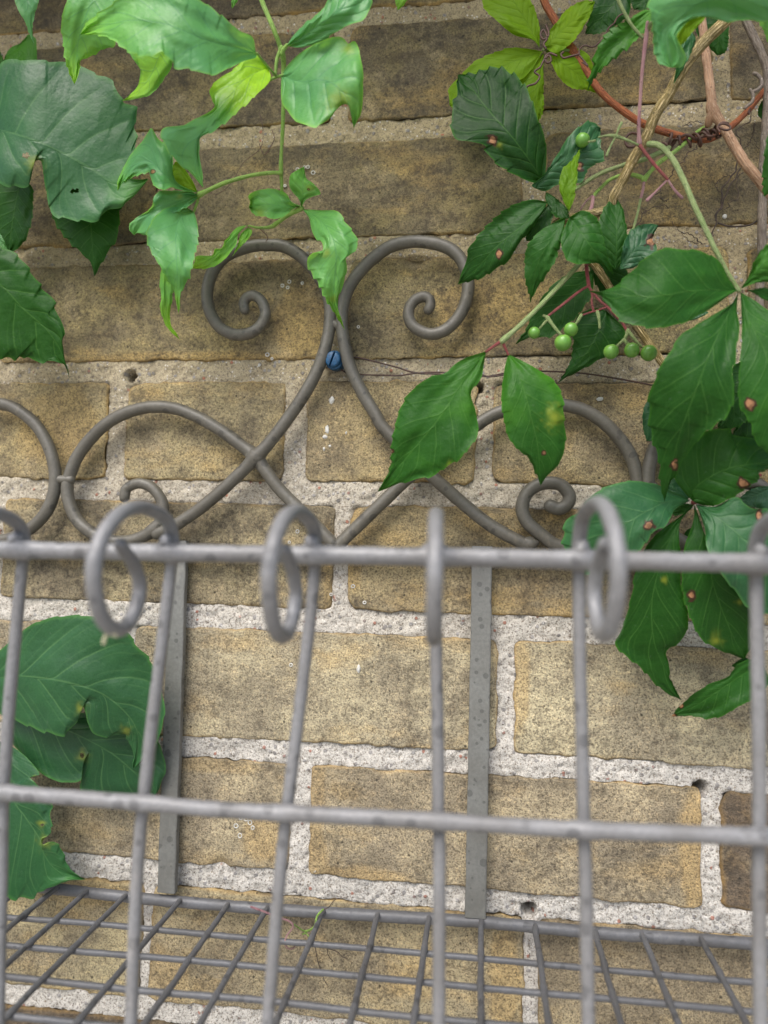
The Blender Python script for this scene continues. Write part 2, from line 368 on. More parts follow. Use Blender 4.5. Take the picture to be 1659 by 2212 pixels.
# ------------------------------------------------------------------ the brick wall
wall = thing('brick_wall', 'old yellow brown brick wall with rough pale mortar joints behind the iron basket and vines', 'wall')
def brick_mesh(x0, x1, zt0, zb0, zt1, zb1, seed, fine=True, chips=(), yels=()):
    """x0..x1, top and bottom heights at the left and right ends; local to the centre"""
    b = [0, .0004, .0010, .0018, .0030, .0050]
    step = .0026 if fine else .02
    def axis(L):
        e = b if fine else [0, .0015, .004]
        inner = np.linspace(e[-1], L-e[-1], max(2, int((L-2*e[-1])/step)+1))
        return np.concatenate([e[:-1], inner, [L-v for v in reversed(e[:-1])]])
    Lx, Lz = x1-x0, ((zt0-zb0)+(zt1-zb1))/2
    ax, az = axis(Lx), axis(Lz)
    X, Z = np.meshgrid(ax, az, indexing='ij'); shp = X.shape
    ex = np.minimum(X, Lx-X); ez = np.minimum(Z, Lz-Z); de = np.minimum(ex, ez)
    r0 = .0045+.0035*abs(vnoise(np.array([[seed*3.1, 0, 0]]), 5)[0])
    # rounded corners: squares pulled in to arcs
    cx = np.where(X < Lx/2, r0-X, X-(Lx-r0)); cz = np.where(Z < Lz/2, r0-Z, Z-(Lz-r0))
    ins = (cx > 0) & (cz > 0); n = np.hypot(cx, cz)+1e-9; m = np.maximum(cx, cz)/n
    k = np.where(ins, m, 1.0)
    X2 = np.where(ins, np.where(X < Lx/2, r0-cx*k, Lx-r0+cx*k), X)
    Z2 = np.where(ins, np.where(Z < Lz/2, r0-cz*k, Lz-r0+cz*k), Z)
    zt = zt0+(zt1-zt0)*X2/Lx; zb = zb0+(zb1-zb0)*X2/Lx
    WX = x0+X2; WZ = zb+(zt-zb)*Z2/Lz
    q = np.stack([WX.ravel(), np.full(X.size, seed*.37), WZ.ravel()], 1)
    fall = np.exp(-de/.004)
    n1 = fbm(q*150, 4, seed).reshape(shp); n2 = fbm(q*150+50, 4, seed+9).reshape(shp)
    WX = WX+fall*n1*.0011; WZ = WZ+fall*n2*.0012
    bev = .0016+.0012*(fbm(q*60, 2, seed+3).reshape(shp))
    bev = np.maximum(bev, .0006)
    t = np.clip(1-de/bev, 0, 1); drop = bev*(1-np.sqrt(np.maximum(0, 1-t*t)))
    chip = np.maximum(0, fbm(q*55, 3, seed+21).reshape(shp)-.55)*fall*.006
    Y = drop+chip+(fbm(q*22, 3, seed+5)*.0006+fbm(q*240, 3, seed+6)*.00022).reshape(shp)
    for (px, pz, pr, dp) in chips:
        dd = np.hypot(WX-px, WZ-pz)/pr; Y = Y+dp*np.clip(1-dd**2, 0, 1)
    edge = np.clip((t*.9+chip*200), 0, 1); tpd = (np.exp(-(Lz-Z)/.0075)*np.clip(.75+.9*fbm(q*38, 3, seed+31).reshape(shp), 0, 1)).ravel(); ya = np.zeros(X.size)
    for (px, pz, rx, rz, am) in yels:
        dd = np.sqrt(((WX.ravel()-px)/rx)**2+((WZ.ravel()-pz)/rz)**2)+.18*fbm(q*90, 3, seed+2)
        ya = np.maximum(ya, am*np.clip((1.1-dd)/.25, 0, 1))
    cxx, czz = (x0+x1)/2, (zt0+zb0)/2
    V = np.stack([WX-cxx, Y, WZ-czz], -1)
    n_, m_ = shp
    ring = [(i, 0) for i in range(n_)]+[(n_-1, j) for j in range(1, m_)]+[(i, m_-1) for i in range(n_-2, -1, -1)]+[(0, j) for j in range(m_-2, 0, -1)]
    rv = np.array([V[i, j] for i, j in ring]); back = rv.copy(); back[:, 1] = .011
    idx = np.array([i*m_+j for i, j in ring]); nb = len(idx); o = n_*m_
    f = grid_faces(n_, m_)[:, ::-1] if False else grid_faces(n_, m_)
    s = np.stack([idx, o+np.arange(nb), o+np.roll(np.arange(nb), -1), np.roll(idx, -1)], 1)
    verts = np.vstack([V.reshape(-1, 3), back]); faces = np.vstack([f, s])
    return verts, faces, (cxx, 0, czz), np.concatenate([edge.ravel(), np.ones(nb)]), np.concatenate([ya, np.zeros(nb)]), np.concatenate([tpd, np.zeros(nb)])
mmv = .001
# courses from the top of the picture: (top mm, bottom mm, joints: list of (x0,x1,colour))
YB = (.40, .315, .175)
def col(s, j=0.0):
    b = {'a': (.21, .166, .076), 'b': (.24, .190, .088), 'c': (.28, .222, .105), 'd': (.37, .292, .142), 'y': (.46, .36, .19),  # upper courses a to c: stains plus the vine's shade, darkened into the colour
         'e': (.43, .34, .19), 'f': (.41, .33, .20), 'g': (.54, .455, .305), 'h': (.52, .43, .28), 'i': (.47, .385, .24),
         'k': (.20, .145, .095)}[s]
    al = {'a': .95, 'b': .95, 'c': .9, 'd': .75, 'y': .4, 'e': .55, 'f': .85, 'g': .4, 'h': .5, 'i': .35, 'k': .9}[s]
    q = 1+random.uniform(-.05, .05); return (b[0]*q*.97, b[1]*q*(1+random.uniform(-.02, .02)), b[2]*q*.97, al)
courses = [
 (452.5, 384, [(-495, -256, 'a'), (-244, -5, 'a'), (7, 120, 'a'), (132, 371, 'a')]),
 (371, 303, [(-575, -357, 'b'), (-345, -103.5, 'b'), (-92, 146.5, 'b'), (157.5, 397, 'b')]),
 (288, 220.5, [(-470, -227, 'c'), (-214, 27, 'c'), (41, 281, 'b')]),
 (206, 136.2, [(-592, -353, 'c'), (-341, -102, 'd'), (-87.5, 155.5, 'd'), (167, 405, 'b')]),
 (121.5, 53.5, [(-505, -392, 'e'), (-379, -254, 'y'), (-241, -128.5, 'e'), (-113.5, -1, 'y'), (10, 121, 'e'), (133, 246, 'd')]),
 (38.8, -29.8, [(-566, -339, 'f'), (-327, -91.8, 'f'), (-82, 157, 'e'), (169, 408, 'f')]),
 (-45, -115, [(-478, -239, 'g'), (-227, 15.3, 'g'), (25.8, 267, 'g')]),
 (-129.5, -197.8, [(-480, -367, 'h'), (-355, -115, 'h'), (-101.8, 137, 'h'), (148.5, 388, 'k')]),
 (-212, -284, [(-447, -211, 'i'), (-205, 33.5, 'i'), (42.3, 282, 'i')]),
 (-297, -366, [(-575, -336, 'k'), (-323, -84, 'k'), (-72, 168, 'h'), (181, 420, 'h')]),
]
ends = {2: (0, 0), }
zfix = {  # (course, index): (top left, bottom left, top right, bottom right) tweaks in mm
 (6, 1): (-.4, -2., .2, .6), (7, 1): (.3, .8, 0, 1.2), (7, 2): (0, .3, 1.5, -1.), (4, 4): (-2.6, 1.2, -1.5, -1), (5, 1): (1, .5, -1, -.5), (8, 1): (0, 0, 0, 0),
 (3, 2): (-1.5, .2, 1., 2.), (1, 2): (0, -.8, 0, 1.4)}
sid = 0
def add_brick(x0, x1, zt, zb, c, fine, tw=(0, 0, 0, 0), chips=(), yels=()):
    global sid; sid += 1
    v, f, org, e, ya, tpd = brick_mesh(x0*mmv, x1*mmv, (zt+tw[0])*mmv, (zb+tw[1])*mmv, (zt+tw[2])*mmv, (zb+tw[3])*mmv, sid, fine, chips, yels)
    v[:, 1] += vnoise(np.array([[sid*1.7, 3, 1]]), 2)[0]*.0005
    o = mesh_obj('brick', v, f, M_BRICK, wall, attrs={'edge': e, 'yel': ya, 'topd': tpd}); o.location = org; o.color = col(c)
chipmap = {(3, 2): [(-.040, .206, .012, .004)], (4, 2): [(-.136, .118, .009, .003)], (7, 1): [(-.160, -.197, .007, .0025)],
           (7, 2): [(.134, -.131, .006, .003)], (5, 1): [(-.19, .0, .006, .002), (-.165, -.0285, .02, .0018)]}
yelmap = {(7, 2): [(.135, -.166, .011, .04, .75), (-.100, -.185, .012, .02, .6), (-.07, -.196, .035, .006, .6), (-.098, -.15, .006, .03, .5)], (6, 2): [(.028, -.07, .007, .04, .6)],
          (7, 1): [(-.133, -.178, .013, .016, .6), (-.17, -.134, .04, .004, .4)], (8, 1): [(.022, -.25, .010, .035, .6), (-.198, -.27, .02, .02, .4)], (5, 1): [(-.096, 0, .004, .03, .6)],
          (5, 2): [(-.078, .01, .006, .03, .6)], (4, 0): [(-.26, .08, .01, .03, .5)], (4, 1): [(-.29, .09, .03, .03, .5)], (3, 2): [(.02, .17, .05, .02, .5)], (3, 1): [(-.12, .16, .02, .03, .5), (-.2, .138, .1, .004, .6)],
          (8, 0): [(-.25, -.22, .03, .01, .5)]}
BR_RECTS = [(x0*mmv, x1*mmv, zb*mmv, zt*mmv) for (zt, zb, bs) in courses for (x0, x1, c) in bs]
for ci, (zt, zb, bs) in enumerate(courses):
    for bi, (x0, x1, c) in enumerate(bs):
        vis = x1 > -375 and x0 < 200
        add_brick(x0, x1, zt, zb, c, vis, zfix.get((ci, bi), (0, 0, 0, 0)), chipmap.get((ci, bi), ()), yelmap.get((ci, bi), ()))
    xr = bs[-1][1]+12; xl = bs[0][0]-12                       # the bond goes on beyond the frame
    while xr < 900: add_brick(xr, min(xr+239, 1000), zt, zb, bs[-1][2] if bs[-1][2] != 'k' else 'h', False); xr += 251
    while xl > -1000: add_brick(max(xl-239, -1100), xl, zt, zb, bs[0][2] if bs[0][2] != 'k' else 'h', False); xl -= 251
for j in range(1, 4):
    for z_, s_ in ((452.5+83.3*j, 1), (-297-83.3*j, -1)):
        x = -1060-(j % 2)*125
        while x < 900: add_brick(max(x, -1100), min(x+239, 1000), z_, z_-68.5, 'a' if s_ > 0 else 'h', False); x += 251
# mortar bed
gx = np.concatenate([np.linspace(-1.12, -.40, 40), np.arange(-.398, .235, .0015), np.linspace(.24, 1.02, 40)])
gz = np.concatenate([np.linspace(-.72, -.345, 30), np.arange(-.343, .45, .0015), np.linspace(.455, .72, 20)])
GX, GZ = np.meshgrid(gx, gz, indexing='ij'); q = np.stack([GX.ravel(), np.zeros(GX.size), GZ.ravel()], 1)
YM = .0012+.0011*fbm(q*45, 3, 60)+.0007*fbm(q*330, 3, 61)+.00045*np.maximum(0, vnoise(q*420, 65))*3
for (x0_, x1_, z0_, z1_) in BR_RECTS:                          # the bed stays well behind each brick's face
    inn = np.minimum(np.minimum(q[:, 0]-x0_, x1_-q[:, 0]), np.minimum(q[:, 2]-z0_, z1_-q[:, 2]))
    YM = np.where(inn > 0, np.maximum(YM, np.clip(inn/.004, 0, 1)*.006+.0004), YM)
holes = [at(P(3, [(562, 650)]), 0)[0], at(P(8, [(1372, 95)]), 0)[0], at(P(8, [(628, 622)]), 0)[0], at(P(4, [(412, 700)]), 0)[0], at(P(3, [(1435, 590)]), 0)[0]]
hr = [.0040, .0044, .0045, .003, .006]; pit = np.zeros(len(q))
for h_, r_ in zip(holes, hr):
    dd = np.hypot(q[:, 0]-h_[0], (q[:, 2]-h_[2])*(.9))/r_*(1+.15*vnoise(q*400, 8)); YM = YM+.010*np.clip(1.15-dd**3, 0, 1); pit = np.maximum(pit, np.clip(1.1-dd, 0, 1))
# repair dab round the drill hole
h_ = holes[0]; dd = np.hypot((q[:, 0]-h_[0]+.003)/.012, (q[:, 2]-h_[2]-.001)/.012); YM = YM-.0016*np.clip(1-dd**2, 0, 1)*(pit < .05)
V = np.stack([GX.ravel(), YM, GZ.ravel()], 1); n_, m_ = GX.shape
ring = [(i, 0) for i in range(n_)]+[(n_-1, j) for j in range(1, m_)]+[(i, m_-1) for i in range(n_-2, -1, -1)]+[(0, j) for j in range(m_-2, 0, -1)]
idx = np.array([i*m_+j for i, j in ring]); bk = V[idx].copy(); bk[:, 1] = .22; o_ = n_*m_; nb = len(idx)
s_ = np.stack([idx, o_+np.arange(nb), o_+np.roll(np.arange(nb), -1), np.roll(idx, -1)], 1)
mesh_obj('mortar_bed', np.vstack([V, bk]), np.vstack([grid_faces(n_, m_), s_]), M_MORTAR, wall, attrs={'pit': np.concatenate([pit, np.zeros(nb)])})
# lime rings and droppings on the bricks
parts = []
for reg, pts in ((3, [(1250, 245, 9), (1243, 270, 7), (1220, 262, 8), (1306, 251, 7), (1155, 560, 9), (1175, 578, 7), (1548, 440, 7), (1120, 605, 6)]),
                 (1, [(1285, 732, 9), (1330, 722, 8), (1353, 746, 10), (1315, 722, 7), (1231, 803, 6)]),
                 (7, [(1020, 250, 10), (1040, 215, 9), (1063, 220, 10), (1080, 235, 11), (1092, 258, 9), (1037, 292, 11), (1358, 443, 7)]),
                 (5, [(1285, 218, 9), (1250, 265, 7), (1257, 795, 8), (1525, 455, 8), (1575, 525, 7), (1430, 490, 7)]),
                 (4, [(1545, 720, 5)])):
    for (u, v_, r_) in pts:
        c_ = at(P(reg, [(u, v_)]), 0.0004)[0]; rr = mm(r_*.42, 0)
        a = np.linspace(0, 2*math.pi, 11)[:-1]; ph_ = random.uniform(0, 6)
        ringp = np.stack([c_[0]+rr*np.cos(a+ph_)*random.uniform(.75, 1.1), np.full(10, c_[1]), c_[2]+rr*np.sin(a+ph_)], 1)
        ringp = np.vstack([ringp, ringp[:1]])
        parts.append(tube_data(ringp, .00034, n=18, seg=6, rough=.0001, seed=len(parts)))
for reg, u, v_, rx, rz in ((3, 1433, 757, 12, 15), (3, 1412, 885, 8, 18), (3, 1404, 915, 12, 8), (5, 1549, 812, 8, 17), (4, 933, 752, 13, 8), (3, 1495, 898, 5, 6), (3, 1400, 968, 5, 8), (3, 1425, 955, 6, 6), (2, 1472, 935, 9, 8)):
    parts.append(blob_data(at(P(reg, [(u, v_)]), 0.0004)[0], 1, seed=u, sc=(mm(rx*.5, 0), .0007, mm(rz*.5, 0)), n=10, rough=.35))
v, f, _, _ = join_data(parts)
o = mesh_obj('lime_deposit', v, f, M_LIME, wall); o['kind'] = 'stuff'

# ------------------------------------------------------------------ the iron wall basket
basket = thing('iron_wall_basket', 'grey painted wrought iron wall basket with scrolled back, wire floor and curled front wires', 'wall basket')
RS = .0041; OS = .0115
def scroll(pts, bumps=(), r=RS, off=OS, taper=None, name='scroll'):
    p3 = at(pts, off); rr = [r]*9
    if taper == 's': rr = [r*.82, r*.95, r, r, r, r, r, r, r]
    if taper == 'b': rr = [r*.82]+[r]*14+[r*.85]
    bb = [(at([b_], off)[0], .32, .0055) for b_ in bumps]
    return tube_obj(name, p3, rr, M_IRON, basket, seg=20, rough=.00016, seed=len(pts), bumps=bb)
heartL = np.vstack([P(3, [(1057, 366), (1053, 338), (1070, 312), (1105, 308), (1136, 340), (1146, 390), (1120, 440), (1070, 470), (1010, 473), (950, 442), (907, 375), (895, 290), (920, 200), (975, 135), (1060, 98), (1150, 86), (1240, 98), (1325, 158), (1385, 235), (1418, 310), (1427, 390), (1415, 490), (1382, 600), (1330, 705), (1255, 820), (1180, 920), (1105, 1005)]),
                    P(5, [(975, 25), (850, 130), (740, 200), (680, 228)])])
scroll(heartL, bumps=[(552, 988)], taper='s')
heartR = np.vstack([P(4, [(192, 366), (200, 345), (195, 320), (165, 310), (125, 332), (105, 380), (120, 430), (165, 462), (222, 470), (290, 435), (345, 355), (364, 260), (345, 172), (298, 112), (220, 80), (120, 72), (40, 88)]),
                    P(3, [(1640, 122), (1565, 190), (1510, 265), (1484, 340), (1476, 420), (1488, 515), (1510, 605), (1560, 715), (1620, 815)]),
                    P(0, [(830, 926), (890, 985), (935, 1030)]), P(6, [(335, 92), (440, 178), (540, 238), (615, 275)])])
scroll(heartR, bumps=[(880, 975)], taper='s')
loopL = np.vstack([P(5, [(538, 72), (548, 32), (600, 10), (655, 28), (697, 82), (703, 145), (672, 205), (600, 247), (520, 262), (435, 245), (350, 188), (308, 120), (290, 40)]),
                   P(3, [(300, 1085), (335, 1000), (390, 925), (465, 855), (555, 808), (650, 787), (755, 793), (850, 828), (950, 885), (1040, 950), (1105, 1005)]),
                   P(5, [(1195, 20), (1290, 120), (1370, 200), (1440, 272)])])
scroll(loopL, bumps=[(552, 988), (340, 1152)], taper='s', off=OS-.0012)
loopR = np.vstack([P(0, [(730, 1178), (795, 1115), (868, 1045), (930, 985), (985, 945)]),
                   P(4, [(400, 865), (450, 832), (510, 806), (620, 780), (720, 774), (800, 782), (880, 808), (960, 862), (1030, 940), (1075, 1020), (1095, 1106)]),
                   P(0, [(1383, 1085), (1350, 1140), (1300, 1172), (1240, 1183)]),
                   P(6, [(740, 275), (675, 228), (620, 180), (597, 122), (612, 62), (655, 22), (710, 8), (765, 18), (800, 62), (790, 102), (755, 120), (718, 108)])][0:]
                  )
scroll(loopR, bumps=[(880, 1010), (1140, 1172)], off=OS-.0012)
for wxy, wr, wsc in (((552, 988), .0058, (1.05, .8, 1.)), ((345, 1150), .0048, (1.3, .7, .9)), ((1142, 1174), .0048, (1.3, .7, .9))):
    wv = blob_data(at([wxy], OS+.0005)[0], wr, int(wxy[0]), wsc)
    mesh_obj('weld', wv[0], wv[1], M_IRON, basket, attrs={'tl': wv[2], 'ta': wv[3]})
nextL = np.vstack([P(0, [(-80, 878), (-40, 868)]), P(3, [(0, 772), (70, 795), (150, 858), (205, 945), (236, 1050)]), P(5, [(235, 40), (205, 125), (150, 190), (80, 235), (0, 255)]), P(0, [(-50, 1162), (-90, 1140)])])
scroll(nextL)
nextR = np.vstack([P(0, [(1760, 905), (1700, 872), (1600, 862), (1510, 885), (1440, 930), (1408, 985), (1400, 1050), (1420, 1120), (1470, 1168), (1540, 1185), (1610, 1165), (1655, 1120), (1662, 1080), (1640, 1048), (1605, 1042)])])
scroll(nextR)
for a_, b_ in (((122, 1036), (152, 1036)), ((1380, 1050), (1410, 1050)), ((716, 697), (732, 705))):
    tube_obj('connector', at([a_, b_], OS), RS*.75, M_IRON, basket, seg=12, smooth=False)
# bar the scrolls stand on
tube_obj('back_bar', np.vstack([at([(-260, 1188)], .009), at([(830, 1200)], .009), at([(1900, 1211)], .009)]), .0038, M_IRON, basket, rough=.0001)
def box_mesh(name, c0, c1, wx, ty, mat, parent):
    """flat bar from c0 (top) to c1 (bottom), width wx across, thickness ty, with soft arrises and slight unevenness"""
    n = 60; t = np.linspace(0, 1, n)[:, None]; c = c0[None]*(1-t)+c1[None]*t
    b = .0009; pr = [(-wx/2, ty/2), (-wx/2, -ty/2+b), (-wx/2+b*.3, -ty/2+b*.3), (-wx/2+b, -ty/2), (wx/2-b, -ty/2), (wx/2-b*.3, -ty/2+b*.3), (wx/2, -ty/2+b), (wx/2, ty/2)]
    V = []
    for i in range(n):
        for px, py in pr: V.append(c[i]+np.array([px, py, 0]))
    V = np.array(V); V[:, 0] += fbm(V*90, 2, 4)*.00022; V[:, 1] += fbm(V*60, 2, 8)*.0002
    f = grid_faces(n, 8, 0, True).tolist(); f.append(list(range(8))); f.append(list(range((n-1)*8, n*8))[::-1])
    return mesh_obj(name, V, f, mat, parent, smooth=False)
box_mesh('strap', at([(387, 1168)], .0065)[0], at([(361, 1926)], .0085)[0], .0118, .0045, M_STRAP, basket)
box_mesh('strap', at([(1042, 1180)], .0065)[0], at([(1027, 1980)], .0085)[0], .0128, .0045, M_STRAP, basket)
# floor of the basket
OB = .008; zf = at([(1030, 1991)], OB)[0][2]
def floorpt(x, off): return np.array([x+.008*(off-OB)*-1, -off, zf-.046*(off-OB)])
OFR = .160
railp = at([(-260, 1880), (100, 1918), (300, 1940), (560, 1962), (829, 1979), (1030, 1991), (1300, 2016), (1590, 2036), (1900, 2065)], OB)
tube_obj('back_rail', railp, .0034, M_MESH, basket, seg=18, rough=.00022, seed=3)
wx_px = [62, 128, 192, 275, 392, 495, 580, 700, 817, 927, 1040, 1155, 1284, 1385, 1512, 1640]
rail_y = lambda x: np.interp(x, [0, 100, 300, 560, 829, 1030, 1300, 1590, 1700], [1908, 1918, 1940, 1962, 1979, 1991, 2016, 2036, 2046])
xs = [at([(x, rail_y(x))], OB)[0] for x in wx_px]
xs = [p for p in xs]
step = .0328
for k_ in range(1, 4): xs.insert(0, xs[0]-np.array([step, 0, 0])); xs.append(xs[-1]+np.array([step, 0, 0]))
cross_off = [.043, .0695, .096, .1235, .1485]
for i, p in enumerate(xs):
    x, zz = p[0], p[2]; jit = random.uniform(-.0012, .0012)
    pts = [np.array([x, -OB+.001, zz+.001]), np.array([x, -OB-.006, zz+.002])]
    for o2 in np.linspace(.02, OFR, 9): pts.append(np.array([x-.008*(o2-OB)+random.uniform(-.0003, .0003)+jit*(o2/OFR), -o2, zz+.0022-.046*(o2-OB)]))
    tube_obj('floor_wire', pts, .00165, M_MESH, basket, seg=12, rough=.00013, seed=i,
             bumps=[(np.array([x-.008*(o2-OB)+jit*o2/OFR, -o2, zz+.002-.046*(o2-OB)]), .22, .0028) for o2 in cross_off])
slope = (xs[-4][2]-xs[3][2])/(xs[-4][0]-xs[3][0])
for i, o2 in enumerate(cross_off):
    pts = [np.array([x, -o2, zf+slope*(x-at([(1030, 1991)], OB)[0][0])-.046*(o2-OB)-.0012+random.uniform(-.0006, .0006)]) for x in np.linspace(-.46, .32, 14)]
    tube_obj('cross_wire', pts, .00165, M_MESH, basket, seg=12, rough=.00013, seed=40+i)
# front grille
OR, OWR = .1625, .1570
tube_obj('top_rail', at([(-300, 1178), (0, 1187), (370, 1194), (680, 1199), (940, 1203), (1250, 1209), (1640, 1217), (1900, 1222)], OR), .0039, M_RAIL, basket, seg=22, rough=.00018, seed=11,
         bumps=[(at([(x, y-6)], OR)[0], .16, .007) for x, y in ((50, 1188), (372, 1194), (680, 1199), (940, 1203), (1256, 1209), (1640, 1217))])
tube_obj('lower_rail', at([(-300, 1690), (0, 1711), (300, 1734), (500, 1750), (829, 1767), (1230, 1791), (1659, 1808), (1900, 1820)], OR), .0033, M_RAIL, basket, seg=22, rough=.00018, seed=12,
         bumps=[(at([(x, y)], OR)[0], .14, .006) for x, y in ((8, 1712), (308, 1734), (617, 1757), (947, 1774), (1262, 1793), (1640, 1808))])
wires = [
 [(50, 1198), (37, 1339), (22, 1500), (12, 1640), (7, 1712), (3, 1900), (-4, 2212)],
 [(372, 1204), (361, 1299), (341, 1464), (325, 1592), (310, 1735), (303, 1800), (293, 1950), (283, 2212)],
 [(680, 1208), (674, 1299), (655, 1464), (637, 1610), (619, 1757), (609, 1850), (597, 1980), (578, 2212)],
 [(940, 1210), (942, 1404), (946, 1600), (947, 1774), (949, 1850), (948, 2212)],
 [(1250, 1220), (1252, 1389), (1257, 1592), (1261, 1791), (1265, 1900), (1271, 2212)],
 [(1632, 1230), (1638, 1500), (1640, 1700), (1640, 1810), (1639, 1900), (1643, 2212)]]
zfl = zf-.046*(OWR-OB)
# curls: (root tilt, size) ; path in millimetres: forward from the wire, up from the rail
curl = [(0, 4), (1, 10), (7, 14.5), (18, 17.2), (31, 18), (45, 14.5), (56, 6), (61.5, -5), (60, -16), (54, -26), (45, -31), (36, -30), (29.5, -23), (27.5, -15), (32, -7), (40, -1), (44, 2)]
tilts = [-.02, -.05, -.045, .055, .075, .06]
scl = [.94, .98, .97, .94, .97, .97]
lift = [.001, .0022, .001, .0005, .0055, .003]
def front_wire(pts, tilt, sc_, seed, extra=None, up=0):
    off = OWR; p3 = at(pts, off) if extra is None else pts
    last = p3[-1].copy(); dirn = (p3[-1]-p3[-2]); k_ = (zfl-last[2])/dirn[2]
    low = last+dirn*max(k_, .05)
    p3 = np.vstack([p3, low])
    root = p3[0].copy()
    bodypts = [root+np.array([0, 0, .002])]+list(p3)
    w_ = tube_obj('front_wire', bodypts, .0027, M_RAIL, basket, seg=16, rough=.00013, seed=seed)
    cp = [root+np.array([tilt*f_*.001*sc_, -f_*.001*sc_, u_*.001*sc_+up*min(1, f_/8)]) for f_, u_ in curl]
    cp = [root+np.array([0, 0, -.002])]+cp
    tube_obj('curl', cp, [.0030]*8+[.0030, .0029, .0028, .0026], M_RAIL, w_, seg=18, rough=.00013, seed=seed+20, n=120)
    wv = join_data([blob_data(root+np.array([tilt*.004, -.0045, .0045]), .0036, seed+3, (1.55, 1.1, .75)), blob_data(root+np.array([tilt*.006, -.0055, .0065]), .0031, seed+4, (1.05, 1.1, 1.2))])
    mesh_obj('weld', wv[0], wv[1], M_RAIL, w_, attrs={'tl': wv[2], 'ta': wv[3]})
    return w_, p3
for i, ps in enumerate(wires): front_wire(ps, tilts[i], scl[i], i, up=lift[i])
p0 = at(wires[0], OWR); p5 = at(wires[-1], OWR)
front_wire(p0+np.array([-.063, 0, 0]), -.03, 1, 60, extra=1)
front_wire(p5+np.array([.063, 0, 0]), .05, 1, 61, extra=1)
tube_obj('front_floor_rail', [np.array([-.42, -OWR, zfl+.003]), np.array([0, -OWR, zfl]), np.array([.30, -OWR, zfl-.002])], .0037, M_MESH, basket)

# ------------------------------------------------------------------ plug and tie wires
plug = thing('wall_plug', 'blue slotted plastic wall plug sticking out between the two tall scrolls', 'wall plug')
pc = at([(722, 771)], .012)[0]; pb = at([(722, 773)], .0)[0]
R_ = mm(21.5, .012)
def lathe(name, c, ax_pts, mat, parent, seg=28, tilt=None):
    V = []; 
    for (y, r_) in ax_pts:
        for a in np.linspace(0, 2*math.pi, seg, endpoint=False): V.append((r_*math.cos(a), -y, r_*math.sin(a)))
    f = grid_faces(len(ax_pts), seg, 0, True).tolist(); f.append(list(range((len(ax_pts)-1)*seg, len(ax_pts)*seg)))
    o = mesh_obj(name, V, f, mat, parent); o.location = c
    if tilt: o.rotation_euler = tilt
    return o
lathe('sleeve', (pc[0], 0, pc[2]-.001), [(-.004, R_*.78), (.004, R_*.80), (.0042, R_*.98), (.010, R_), (.0108, R_*.92)], M_BLUE, plug, tilt=(.05, 0, -.05))
hd = []
n = 26
for sgn in (-1, 1):                                              # two half domes with the slot between them
    V = []; a = np.linspace(-math.pi/2, math.pi/2, n); lv = [(.0105, .86), (.0128, .84), (.0138, .76), (.0141, .66)]
    gap = .09
    for (y, r_) in lv:
        for t in a: V.append((sgn*max(gap, r_*math.cos(t))*R_, -y, r_*math.sin(t)*R_))
        for t in a[::-1][1:-1]: V.append((sgn*gap*R_, -y, r_*math.sin(t)*R_))
    m2 = 2*n-2; f = grid_faces(len(lv), m2, 0, True).tolist(); f.append([ (len(lv)-1)*m2+i for i in range(m2)])
    hd.append((np.array(V), f))
V = np.vstack([h[0] for h in hd]); f = hd[0][1]+[[i+len(hd[0][0]) for i in q_] for q_ in hd[1][1]]
o = mesh_obj('slotted_head', V, f, M_BLUE, plug); o.location = (pc[0], 0, pc[2]-.001); o.rotation_euler = (.05, .35, -.05)
for lab, pts in (('thin rusty tie wire running down to the right from the blue plug, upper of two', np.vstack([P(3, [(1470, 600), (1525, 572), (1600, 585)]), P(4, [(0, 600), (60, 616), (130, 637), (230, 645), (330, 652), (430, 655), (470, 650), (525, 640), (600, 634), (700, 632), (850, 640), (1000, 662), (1150, 690), (1300, 720)])])),
                 ('thin rusty tie wire lying almost level below its twin under the blue plug', np.vstack([P(3, [(1450, 605), (1500, 640), (1560, 646)]), P(4, [(0, 649), (70, 650), (140, 640), (240, 637), (330, 648), (420, 648), (455, 656), (530, 646)])]))):
    o = tube_obj('tie_wire', at(pts, .004), .00055, M_WIRE, None, seg=8, rough=.00006, n=160)
    o['label'] = lab; o['category'] = 'wire'; o['group'] = 'tie wires at the blue plug'

